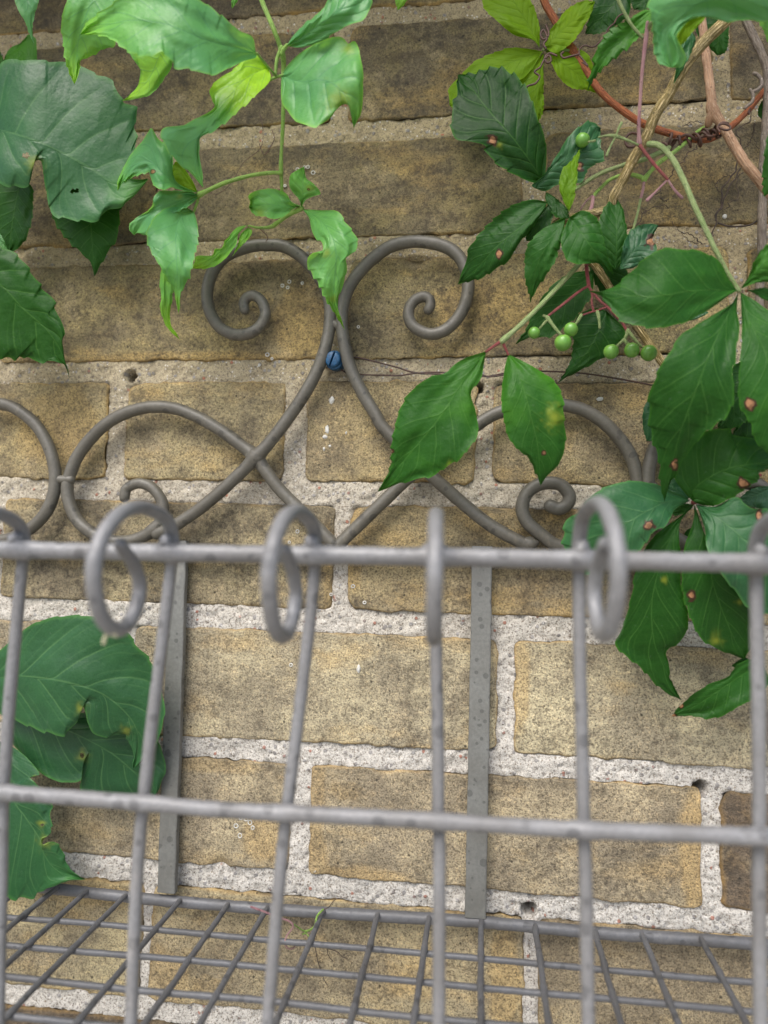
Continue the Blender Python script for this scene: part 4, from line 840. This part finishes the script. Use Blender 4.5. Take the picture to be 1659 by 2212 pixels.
leaf(pet2, L_DARK, 4, [(442, 545), (350, 660), (240, 830), (110, 990), (-29, 1154)], [(340, 580), (280, 625), (250, 648), (190, 662), (100, 740), (60, 830), (38, 930), (30, 1040), (-5, 1110)],
     [(430, 610), (420, 660), (378, 722), (385, 770), (405, 850), (405, 915), (350, 985), (280, 1040), (200, 1085), (90, 1108)], (56, 58, 60, 54, 46), tone=(.75, .55, .45, .5, .6), fold=-1.0, wave=3, teeth=.35, nt_=12, nv=7, rows=160, cols=50, yels=[(285, 1035, 12)], spots=[(33, 975, 7)], **kwd)
leaf(pet2, L_DARK, 4, [(536, 558), (600, 700), (640, 850), (665, 960), (676, 1126)], [(518, 640), (510, 760), (525, 885), (570, 962), (620, 1005), (655, 1062)], [(600, 588), (690, 640), (745, 690), (775, 760), (778, 850), (785, 960), (745, 1042), (700, 1090)],
     (56, 60, 60, 56, 48), tone=(.7, .6, .45, .35), fold=-1.0, wave=2.6, teeth=.4, nt_=11, nv=8, rows=150, cols=46, yels=[(735, 830, 36)], spots=[(692, 984, 9)], **kwd)
# flower stalks and berries
stem(v5, S_RED, 'e', [(465, 1290), (540, 1390), (620, 1490), (710, 1590)], [32, 28, 24], [56, 56], name='berry_stalk')
stem(v5, S_PINK, 'e', [(710, 1590), (770, 1680), (835, 1750)], [20, 16], 56, name='berry_stalk', bumps=[(835, 1750, 2, .9)])
stem(v5, S_PINK, 'e', [(700, 1600), (620, 1680), (530, 1770)], [16, 14], 56, name='berry_stalk', bumps=[(530, 1770, 2, 1.2)])
stem(v5, S_PALE, 'e', [(445, 1280), (350, 1240), (250, 1205), (170, 1200), (100, 1215)], [20, 22, 18], 58, name='berry_stalk', bumps=[(250, 1205, 2, .5)])
stem(v5, S_PALE, 'e', [(250, 1205), (275, 1140), (300, 1090)], [16, 14], 58, name='berry_stalk', bumps=[(300, 1090, 2, 1.)])
stem(v5, S_PALE, 'e', [(245, 1215), (200, 1300), (170, 1375)], [14, 12], 58, name='berry_stalk', bumps=[(170, 1375, 2, .8)])
stem(v5, S_PALE, 'e', [(65, 1245), (40, 1250), (10, 1255)], [20, 16], 58, name='berry_stalk')
stem(v5, S_PALE, 2, [(825, 818), (930, 752), (1050, 708), (1120, 690), (1190, 660), (1230, 640)], [18, 18, 22], [40, 36], name='side_shoot')
stem(v5, S_GREEN, 'e', [(1080, 1105), (980, 1160), (860, 1270), (760, 1350), (620, 1450), (530, 1550), (500, 1590)], [26, 30, 38, 40, 34], [26, 34], name='side_shoot', bumps=[(500, 1590, 6, .5)])
stem(v5, S_GREEN, 'e', [(390, 1545), (440, 1555), (500, 1580)], [34, 40], [34, 34], name='side_shoot')
stem(v5, S_GREEN, 'e', [(300, 1550), (200, 1590), (110, 1670), (50, 1740)], [28, 30, 30], [32, 34], name='petiole')
stem(v5, S_PINK, 'e', [(50, 1740), (40, 1820), (15, 1890)], [34, 34], [34, 36], name='petiole')
stem(v5, S_PINK, 'e', [(500, 1600), (490, 1680), (470, 1760)], [26, 22], 34, name='petiole'); stem(v5, S_PALE, 'e', [(470, 1760), (440, 1900), (400, 2040), (380, 2090)], [22, 24], 34, name='petiole')
stem(v5, S_PINK, 'e', [(-60, 1850), (-20, 1790), (40, 1730)], [14, 14], 34, name='petiole')
for pts, w_ in (([(872, 110), (875, 180), (880, 230), (885, 262)], 15), ([(885, 262), (840, 290), (780, 338), (710, 392)], 11), ([(885, 265), (900, 300), (897, 330), (905, 370)], 10), ([(890, 275), (930, 325), (965, 355), (1020, 410), (1048, 455)], 11), ([(960, 355), (925, 368), (890, 378), (850, 392)], 9)):
    stem(v5, S_RED, 4, pts, w_, 48, name='berry_stalk')
for pts, w_ in (([(690, 392), (712, 400), (700, 415), (672, 447)], 9), ([(706, 400), (735, 440), (763, 474)], 13), ([(852, 390), (838, 415), (826, 430)], 11), ([(922, 375), (928, 400), (932, 445)], 11), ([(1052, 455), (1045, 485), (1003, 526)], 12), ([(1055, 460), (1080, 490), (1112, 526)], 12), ([(1040, 500), (1060, 522)], 12)):
    stem(v5, S_PALE, 4, pts, w_, 48, name='berry_stalk', bumps=[(pts[0][0], pts[0][1], 0, .4)])
def berry(reg, u, v_, r_, off=50):
    c_ = at(P(reg, [(u, v_)]), off*.001)[0]; R = mm(r_*REG[reg][2], off*.001)
    v, f, _, _ = blob_data((0, 0, 0), R, seed=u, n=20, rough=.02, sc=(1, 1, 1))
    v[:, 2] -= .18*R*np.exp(-((v[:, 0]**2+v[:, 1]**2)/(R*.25)**2))*(v[:, 2] > 0)
    o = mesh_obj('berry', v, f, M_BERRY, v5); o.location = c_; o.rotation_euler = (random.uniform(-.4, .4), random.uniform(-.4, .4), 0)
for b_ in ((4, 648, 466, 26), (4, 773, 509, 36), (4, 807, 452, 30), (4, 981, 547, 32), (4, 1071, 541, 32), (4, 1144, 553, 34), (2, 858, 605, 31)): berry(*b_)
# leaves of the tan cane
leaf(v5, L_DARK, 2, [(690, 792), (640, 710), (560, 600), (450, 475), (370, 370), (318, 322)], [(640, 788), (560, 752), (470, 692), (430, 630), (380, 612), (315, 602), (300, 550), (290, 512), (305, 445), (318, 380)],
     [(700, 720), (702, 620), (680, 550), (645, 450), (605, 372), (560, 325), (495, 290), (440, 300), (395, 318)], (34, 44, 48, 44, 38), tone=(.2, .0, .0, .05), fold=-.6, wave=2.4, nt_=10, teeth=.9, nv=7, spots=[(470, 602, 20)], yels=[(500, 625, 12)], rows=150, cols=46)
leaf(v5, L_BLUE, 2, [(655, 815), (720, 735), (790, 695), (860, 640), (936, 552)], [(640, 798), (690, 755), (740, 682), (790, 602), (835, 555), (890, 525)], [(700, 825), (765, 792), (855, 788), (872, 745), (905, 712), (952, 690), (935, 622)],
     (36, 42, 46, 42), tone=(.2, .15, .2), wave=2.6, nt_=8, teeth=.7, fold=-.5, spots=[(843, 722, 16)], tilt=.4)
leaf(v5, L_LIME, 2, [(800, 915), (790, 820), (820, 740), (849, 640)], [(772, 862), (757, 800), (770, 735), (812, 690)], [(820, 862), (832, 780), (838, 710)], (54, 56, 50), tone=(.1, .15, .3), wave=1.5, nt_=7, teeth=.6, name='leaf')
leaf(v5, L_DARK, 4, [(785, -35), (720, 60), (660, 180), (632, 338)], [(740, -15), (660, 40), (622, 90), (608, 150), (612, 240), (624, 292)], [(776, 20), (762, 88), (735, 160), (692, 232), (655, 280)], (54, 58, 54, 44), tone=(.4, .4, .5), wave=2, nt_=10, nv=8, fold=-.7, teeth=.6)
leaf(v5, L_DARK, 4, [(802, -35), (850, 30), (915, 120), (992, 218)], [(860, -62), (920, -25), (945, 50), (962, 130), (985, 190)], [(772, 30), (765, 85), (795, 155), (868, 168), (925, 165), (975, 200)], (54, 60, 58, 48), tone=(.4, .4, .45), wave=2, nt_=9, nv=7, fold=-.7, teeth=.6)
leaf(v5, L_DARK, 4, [(705, -100), (600, 0), (490, 90), (400, 190), (318, 256)], [(640, -110), (570, -90), (500, -50), (440, 10), (410, 40), (365, 110), (350, 180)], [(690, -60), (640, 10), (580, 90), (540, 150), (460, 200), (425, 228), (380, 240)],
     (44, 46, 40, 26), tone=(.3, .2, .2), wave=2.4, nt_=10, nv=8, fold=-.8, teeth=.6, spots=[(497, 127, 16)])
leaf(v5, L_DARK, 4, [(712, -90), (670, 0), (615, 70)], [(650, -30), (615, 40)], [(730, -40), (690, 60)], (40, 40, 36), tone=(.05, .1), wave=1)
leaf(v5, L_DARK, 2, [(700, 830), (740, 880), (800, 945)], [(700, 870), (740, 935)], [(735, 850), (790, 900)], (38, 40, 42), tone=(.1, .2), wave=1)
leaf(v5, L_DARK, 4, [(905, 200), (820, 290), (700, 400), (568, 516)], [(850, 200), (780, 222), (715, 275), (660, 352), (620, 440)], [(900, 300), (850, 370), (800, 425), (725, 480), (640, 482)], (28, 28, 20), tone=(.25, .2, .2), wave=1.8, teeth=.6)
leaf(v5, L_DARK, 4, [(960, 370), (930, 450), (870, 560), (750, 685)], [(900, 360), (830, 400), (820, 480), (815, 545), (800, 600)], [(1040, 450), (1030, 500), (980, 562), (930, 580), (880, 612), (800, 652)], (26, 28, 24, 20), tone=(.2, .2, .15), wave=1.8, teeth=.7)
leaf(v5, L_DARK, 4, [(1000, 195), (1005, 60), (1000, -125)], [(935, 110), (925, 0), (950, -70), (980, -110)], [(1055, 120), (1048, 20), (1035, -60)], (40, 44, 40), tone=(.25, .3), wave=1.6, teeth=.5)
leaf(v5, L_BLUE, 4, [(1018, 192), (1080, 110), (1130, 60), (1186, 0)], [(1030, 100), (1060, 30), (1105, 2), (1150, -5)], [(1080, 185), (1120, 150), (1178, 110), (1160, 60)], (42, 44, 40), tone=(.0, .05), wave=2.5, teeth=.7, spots=[(1155, 72, 22)])
leaf(v5, L_DARK, 4, [(900, 100), (950, 180), (1010, 330)], [(960, 120), (1050, 200)], [(880, 160), (930, 280)], (24, 24, 20), tone=(.05, .1), wave=1)
leaf(v5, L_BLUE, 4, [(1380, 370), (1340, 400), (1280, 415)], [(1400, 380), (1340, 410)], [(1420, 350), (1380, 365)], (30, 30, 26), tone=(.2, .2), wave=.5)
leaf(v5, L_BLUE, 4, [(1200, 780), (1150, 830), (1135, 935)], [(1150, 750), (1120, 800), (1118, 870)], [(1220, 850), (1180, 920)], (28, 28, 24), tone=(.1, .1), wave=.8)
leaf(v5, L_FRESH, 2, [(1620, -140), (1480, -30), (1350, 20), (1240, 120), (1230, 200), (1240, 292)], [(1400, -180), (1200, -80), (1148, 0), (1150, 60), (1162, 160), (1180, 262), (1218, 285)],
     [(1760, 20), (1690, 90), (1560, 85), (1480, 95), (1400, 68), (1340, 80), (1290, 115), (1268, 160), (1300, 235), (1292, 288)], (110, 112, 106, 98, 92, 86), tone=(-.1, -.1, .0, .1), fold=-.6, wave=4, teeth=.45, nt_=12, nv=6, rows=150, cols=46)
leaf(v5, L_LIME, 2, [(1390, 66), (1340, 90), (1290, 140), (1275, 200)], [(1330, 78), (1285, 115), (1265, 160)], [(1380, 90), (1340, 130), (1300, 180)], (88, 84, 80), tone=(.4, .5), wave=1, teeth=.3)
leaf(v5, L_BLUE, 2, [(1330, 130), (1310, 230), (1250, 365)], [(1290, 180), (1262, 290)], [(1345, 180), (1300, 285)], (68, 66, 60), tone=(.3, .5), wave=2, teeth=.5)
leaf(v5, L_DARK, 2, [(1165, 45), (1080, 120), (970, 230), (878, 392)], [(1120, 45), (1050, 88), (975, 132), (925, 200), (900, 285)], [(1155, 100), (1080, 182), (1010, 242), (950, 292), (915, 330)], (66, 62, 58, 50), tone=(.75, .65, .6), wave=2.4, nt_=11, teeth=1.1, fold=.8, nv=10)
leaf(v5, L_DARK, 2, [(1050, -80), (980, 30), (868, 146)], [(930, -60), (900, 30), (880, 100)], [(1065, 20), (1040, 85), (940, 142)], (30, 30, 24), tone=(.2, .2), wave=1.5)
leaf(v5, L_DARK, 2, [(1480, 60), (1450, 130), (1440, 240)], [(1350, 60), (1355, 150), (1400, 200)], [(1490, 130), (1478, 220)], (22, 20, 16), tone=(.3, .3), wave=1)
leaf(v5, L_DARK, 2, [(1180, -60), (1120, 0), (1080, 42)], [(1060, -30), (1070, 20)], [(1180, 0), (1130, 40)], (30, 28, 26), tone=(.2, .3), wave=1)
# coiled tendrils round the rusty cane
tendril(v5, 2, [(1225, 600), (1270, 618), (1330, 612), (1400, 585), (1450, 562)], 12, 28, coil=3.0, turns=6)
tendril(v5, 2, [(1200, 640), (1260, 625), (1340, 590), (1420, 575), (1490, 545)], 11, 27, coil=2.4, turns=5)
tendril(v5, 2, [(1290, 600), (1350, 585), (1400, 600), (1460, 540), (1490, 560), (1440, 580)], 12, 30, coil=1.5, turns=3)
tendril(v5, 'e', [(1170, 1165), (1150, 1130), (1190, 1095), (1250, 1110), (1262, 1140), (1220, 1150), (1160, 1120), (1190, 1085), (1240, 1088)], 20, 44)
tendril(v5, 'e', [(455, 1185), (380, 1180), (335, 1230), (350, 1290), (400, 1300), (420, 1280)], 24, 30)

# ---- right: light brown cane
v6 = thing('climbing_vine', 'smooth light brown vine cane kinked at a swollen joint in the upper right corner', 'vine', 'climbing vines on the wall')
stem(v6, S_BROWN, 'e', [(960, -150), (1010, 160), (1050, 500), (1095, 850), (1105, 970), (1200, 1120), (1300, 1290), (1400, 1450), (1597, 1690), (1800, 1950)], [70, 72, 74, 78, 82, 84, 84, 84], [30, 30, 32, 34, 36, 34], name='cane', n=320, seg=18, rough=.0002, bumps=[(1105, 970, 4, .25), (1090, 1040, 4, .2)])
stem(v6, S_BROWN, 'e', [(1100, 1000), (1080, 1060), (1070, 1095)], [70, 50], [33, 30], name='stub', bumps=[(1070, 1090, 2, .3)])
for pts, w_ in (([(1330, 1400), (1320, 1480), (1270, 1570), (1190, 1680), (1190, 1800), (1150, 1880), (1130, 1950)], 14), ([(1380, 1450), (1330, 1540), (1260, 1650), (1215, 1750), (1190, 1830), (1140, 1900), (1140, 1960), (1110, 2050), (1080, 2110)], 12),
                ([(1400, 1310), (1440, 1250), (1470, 1160), (1478, 1090)], 8), ([(1440, 980), (1450, 1050), (1400, 1100), (1340, 1130), (1320, 1180), (1360, 1260), (1370, 1350), (1400, 1420)], 9),
                ([(1270, 1570), (1240, 1555), (1160, 1600), (1135, 1650), (1170, 1700)], 7), ([(1380, 1520), (1330, 1580), (1320, 1660), (1340, 1720), (1310, 1770), (1270, 1790), (1240, 1800), (1260, 1830), (1210, 1850)], 7),
                ([(980, 1260), (960, 1320), (890, 1350), (850, 1430), (800, 1450)], 9), ([(770, 1490), (740, 1560), (700, 1600), (650, 1640), (640, 1700), (600, 1720)], 9),
                ([(720, 1840), (680, 1820), (600, 1830), (530, 1860), (480, 1850), (490, 1890), (530, 1870), (480, 1900), (470, 1960), (420, 2000)], 7), ([(640, 1750), (690, 1780), (720, 1760)], 7),
                ([(830, 2060), (900, 2070), (960, 2110), (1000, 2150), (1040, 2160)], 8), ([(740, 1960), (820, 2050), (900, 2130), (980, 2160)], 5),
                ([(855, 1120), (880, 1100), (920, 1110), (900, 1090), (860, 1110), (940, 1075), (1030, 1090)], 6), ([(1480, 1090), (1470, 1200), (1500, 1290), (1510, 1340), (1490, 1360)], 5)):
    tendril(v6, 'e', pts, w_, 5, mat=S_ROOT, coil=.35, turns=5)
tendril(v6, 'e', [(1420, 1000), (1440, 960), (1430, 1010), (1050, 1110), (1200, 1210), (1190, 1180)][:3], 14, 20)
# ---- right: grey cane + rosette of big leaves lower right
v7 = thing('climbing_vine', 'grey barked vine cane along the right edge with a rosette of brown spotted leaves', 'vine', 'climbing vines on the wall')
stem(v7, S_GREY, None, np.vstack([P('e', [(1300, -140), (1400, 170), (1540, 480), (1590, 650), (1592, 900), (1565, 1300), (1550, 1700), (1540, 2212)]), P(4, [(1630, 140), (1622, 340), (1640, 560), (1600, 760), (1610, 1000)]), P('c', [(1330, 900), (1345, 1200), (1380, 1700), (1420, 2200), (1500, 2700)])]),
     [17, 17, 18, 17, 16, 14, 13, 12], [22, 18, 12, 10, 10, 10, 10], name='cane', n=400, seg=16, rough=.0003)
tendril(v7, 'e', [(1475, 650), (1500, 660), (1535, 700), (1540, 750), (1510, 790), (1470, 810)], 34, 22, mat=S_GREY)
tendril(v7, 'e', [(1440, 795), (1465, 840), (1455, 900), (1410, 940), (1395, 955)], 30, 24, mat=S_GREY)
tendril(v7, 'e', [(1500, 1955), (1440, 1990), (1330, 2005), (1240, 2000), (1160, 1975)], 16, 6, mat=S_ROOT)
pr = stem(v7, S_RED, 'c', [(1400, 620), (1250, 690), (1080, 760), (925, 815)], [22, 26, 30], [14, 22, 26, 30], name='petiole')
leaf(pr, L_DARK, 'c', [(922, 805), (925, 730), (1010, 655), (1150, 582), (1300, 548), (1560, 520)], [(860, 740), (795, 650), (788, 615), (815, 560), (860, 472), (925, 380), (1020, 312), (1110, 298), (1190, 292), (1182, 335), (1290, 352), (1420, 388), (1500, 430)],
     [(980, 832), (1080, 836), (1158, 802), (1218, 770), (1320, 705), (1388, 655), (1392, 605), (1455, 582)], (40, 50, 54, 48), tone=(.45, .4, .3, .35), fold=-.7, wave=2.6, teeth=.4, nt_=10, nv=6, spots=[(1282, 678, 34)], rows=150, cols=46, name='leaflet')
leaf(pr, L_BLUE, 'c', [(900, 802), (810, 798), (720, 815), (600, 875), (470, 950), (300, 1050), (150, 1325)], [(860, 770), (780, 740), (700, 700), (620, 672), (500, 658), (380, 680), (280, 715), (170, 805), (100, 890), (25, 935), (5, 1050), (0, 1110), (70, 1230)],
     [(800, 860), (760, 930), (715, 990), (645, 1020), (600, 1080), (555, 1142), (470, 1220), (300, 1280), (210, 1320)], (38, 48, 52, 46, 36), tone=(.35, .2, .25, .5), fold=-.7, wave=2.4, teeth=.5, nt_=10, nv=6, spots=[(615, 978, 30), (322, 984, 30)], rows=150, cols=48, name='leaflet')
leaf(pr, L_DARK, 'c', [(918, 822), (860, 900), (760, 1080), (670, 1330), (630, 1560), (650, 1800), (720, 1980), (842, 2212)], [(840, 905), (700, 1010), (600, 1120), (520, 1300), (470, 1550), (420, 1720), (365, 1805), (412, 1872), (470, 1922), (600, 2030), (720, 2150)],
     [(885, 880), (832, 960), (830, 1100), (845, 1200), (840, 1390), (862, 1512), (896, 1620), (880, 1722), (825, 1802), (742, 1868), (752, 1950), (768, 2070), (800, 2160)], (38, 40, 38, 34, 28, 22), tone=(.3, .2, .2, .15), fold=-.6, wave=2.4, teeth=.3, nt_=11, nv=6, rows=150, cols=46, name='leaflet', yels=[(720, 1360, 20)])
leaf(pr, L_DARK, 'c', [(930, 825), (970, 960), (1020, 1110), (1070, 1400), (1180, 1700), (1290, 1925)], [(930, 920), (900, 1030), (860, 1130), (850, 1300), (850, 1480), (880, 1565), (905, 1640), (960, 1742), (1000, 1790), (1060, 1830), (1160, 1880)],
     [(960, 900), (1015, 1060), (1130, 1330), (1250, 1450), (1320, 1560), (1330, 1800)], (38, 42, 40, 34, 26), tone=(.2, .2, .25, .2), fold=-.5, wave=2.4, teeth=.35, nt_=10, nv=6, spots=[(915, 1472, 26)], yels=[(1090, 1790, 32), (1250, 1520, 20)], rows=140, cols=44, name='leaflet')
leaf(pr, L_BLUE, 'c', [(945, 828), (1050, 892), (1200, 1000), (1350, 1140), (1500, 1300), (1620, 1560)], [(1080, 842), (1180, 792), (1250, 782), (1340, 852), (1455, 862), (1560, 980), (1640, 1250)],
     [(975, 900), (1010, 1010), (1022, 1140), (1120, 1320), (1240, 1465), (1330, 1575), (1455, 1600)], (40, 52, 56, 52, 44), tone=(.3, .15, .1, .1), fold=-.7, wave=2.4, teeth=.4, nt_=10, nv=7, spots=[(1395, 907, 28)], rows=140, cols=46, name='leaflet')
leaf(v7, L_DARK, 6, [(1640, 790), (1560, 830), (1440, 910), (1340, 975), (1240, 1018)], [(1590, 770), (1530, 790), (1490, 842), (1400, 882), (1340, 922), (1288, 965)], [(1660, 880), (1570, 955), (1520, 978), (1470, 1010), (1400, 1026), (1350, 1018), (1290, 1016)],
     (24, 30, 28, 20), tone=(.35, .3, .25), fold=.4, wave=2, teeth=.45, nt_=9, nv=7, spots=[(1243, 1017, 16), (1285, 972, 12)])
leaf(v7, L_DARK, 6, [(1560, 760), (1530, 780), (1500, 800)], [(1540, 770), (1510, 790)], [(1600, 790), (1540, 810)], (20, 20, 18), tone=(.1, .1), wave=.5)
leaf(v7, L_DARK, 4, [(1640, 600), (1560, 700), (1440, 880)], [(1520, 600), (1500, 700), (1450, 830)], [(1660, 700), (1560, 850), (1490, 880)], (22, 22, 18), tone=(.05, .05), wave=1.5)
leaf(v7, L_DARK, 4, [(1700, 700), (1600, 800), (1500, 920)], [(1600, 760), (1530, 850)], [(1700, 850), (1640, 930), (1560, 930)], (18, 18, 16), tone=(.0, .0), wave=1.5)
leaf(v7, L_BLUE, 'c', [(900, 780), (800, 720), (700, 650)], [(890, 720), (820, 660), (750, 640)], [(860, 800), (760, 750), (700, 700)], (22, 22, 20), tone=(.1, .1), wave=1)
leaf(v7, L_DARK, 'c', [(930, 830), (860, 860), (770, 870)], [(900, 870), (830, 900), (790, 905)], [(860, 820), (800, 830)], (20, 20, 16), tone=(.3, .2), wave=1)
leaf(v7, L_BLUE, 'c', [(1500, 700), (1380, 760), (1250, 790)], [(1400, 700), (1310, 735)], [(1480, 860), (1370, 850), (1300, 830)], (16, 16, 14), tone=(.0, .0), wave=1)
leaf(v7, L_DARK, 'c', [(860, 1040), (910, 1020), (950, 1000)], [(880, 1010), (920, 990)], [(890, 1060), (930, 1040)], (10, 10, 9), tone=(.3, .3), wave=.5, rows=30, cols=10)
leaf(v7, L_DARK, 2, [(1760, 500), (1690, 640), (1640, 850)], [(1670, 560), (1642, 680), (1635, 800)], [(1790, 650), (1720, 800)], (60, 58, 50), tone=(.5, .5), wave=1)
leaf(v7, L_FRESH, 2, [(1780, 60), (1700, 100), (1655, 180)], [(1690, 60), (1622, 90), (1640, 130)], [(1780, 140), (1700, 190)], (80, 78, 70), tone=(.2, .2), wave=1)
leaf(v7, L_DARK, 2, [(1700, 430), (1650, 450), (1615, 500)], [(1650, 420), (1620, 460)], [(1700, 490), (1650, 520)], (14, 12, 10), tone=(.3, .3), wave=.5)

# ---- a shed tendril lying on the basket floor, and a wisp on a curl
td = thing('shed_tendril', 'pink and olive shed vine tendril caught on the wire floor beside the back rail', 'tendril')
stem(td, S_PINK, 7, [(1085, 600), (1140, 620), (1200, 645), (1250, 662), (1268, 685), (1245, 715), (1232, 745), (1238, 775), (1262, 782), (1278, 765)], [9, 8, 6], [34, 40, 44, 40], name='pink_strand', seg=8, rough=0)
stem(td, S_GREEN, 7, [(1395, 612), (1370, 640), (1358, 685), (1320, 705), (1290, 690), (1270, 675)], [9, 8, 6], [18, 26, 34, 40], name='olive_strand', seg=8, rough=0)
stem(td, S_GREEN, 7, [(1335, 700), (1320, 712), (1300, 722), (1318, 712), (1335, 728)], [6, 5], [30, 32], name='olive_strand', seg=8, rough=0)
for pts in ([(1395, 612), (1420, 602), (1440, 575), (1460, 563), (1500, 562)], [(1360, 765), (1372, 830), (1385, 870), (1400, 915), (1415, 938)], [(1412, 770), (1418, 810), (1440, 835)], [(1418, 780), (1460, 795), (1480, 818), (1502, 822)]):
    stem(td, S_ROOT, 7, pts, [4, 3], 14, name='dry_strand', seg=6, rough=0)
wp = tube_obj('plant_wisp', at(P(5, [(500, 668), (470, 655), (452, 675), (448, 700)]), .205), .0007, m_plain('straw', (.55, .5, .33), (.45, .42, .28)), None, seg=8)
wp['label'] = 'pale dry wisp stuck under the leftmost full curl of the front wires'; wp['category'] = 'plant wisp'

# ------------------------------------------------------------------ unseen vine overhang above the frame, placed to shade the wall top
NL = 480; vv = []; ff = []
rg = random.Random(5)
for i in range(NL):
    cx_, cy_, cz_ = rg.uniform(-.8, .7), -rg.uniform(.015, .17), rg.uniform(.475, .66)
    L = rg.uniform(.06, .10); w2 = L*.3
    a, b_, c_ = rg.uniform(0, 6.28), rg.uniform(-.6, .6), rg.uniform(-.5, .5)
    R3 = Matrix.Rotation(a, 3, 'Z') @ Matrix.Rotation(b_, 3, 'X') @ Matrix.Rotation(c_, 3, 'Y')
    prof = [(0, 0), (.18, .7), (.42, 1), (.7, .66), (.88, .25), (1, 0)]
    base = len(vv)
    for t, ww in prof:
        for s_ in (-1, 0, 1):
            p = R3 @ Vector((s_*ww*w2, (t-.5)*L, -abs(s_)*ww*w2*.3-(t-.5)**2*L*.5)); vv.append((cx_+p.x, cy_+p.y, cz_+p.z))
    for j in range(5):
        for k_ in range(2):
            q0 = base+j*3+k_; ff.append((q0, q0+1, q0+4, q0+3))
o = mesh_obj('shade_overhang', vv, ff, L_DARK, None); o['kind'] = 'stuff'; o['label'] = 'unseen dense vine foliage placed above to shade the wall top'; o['category'] = 'foliage'
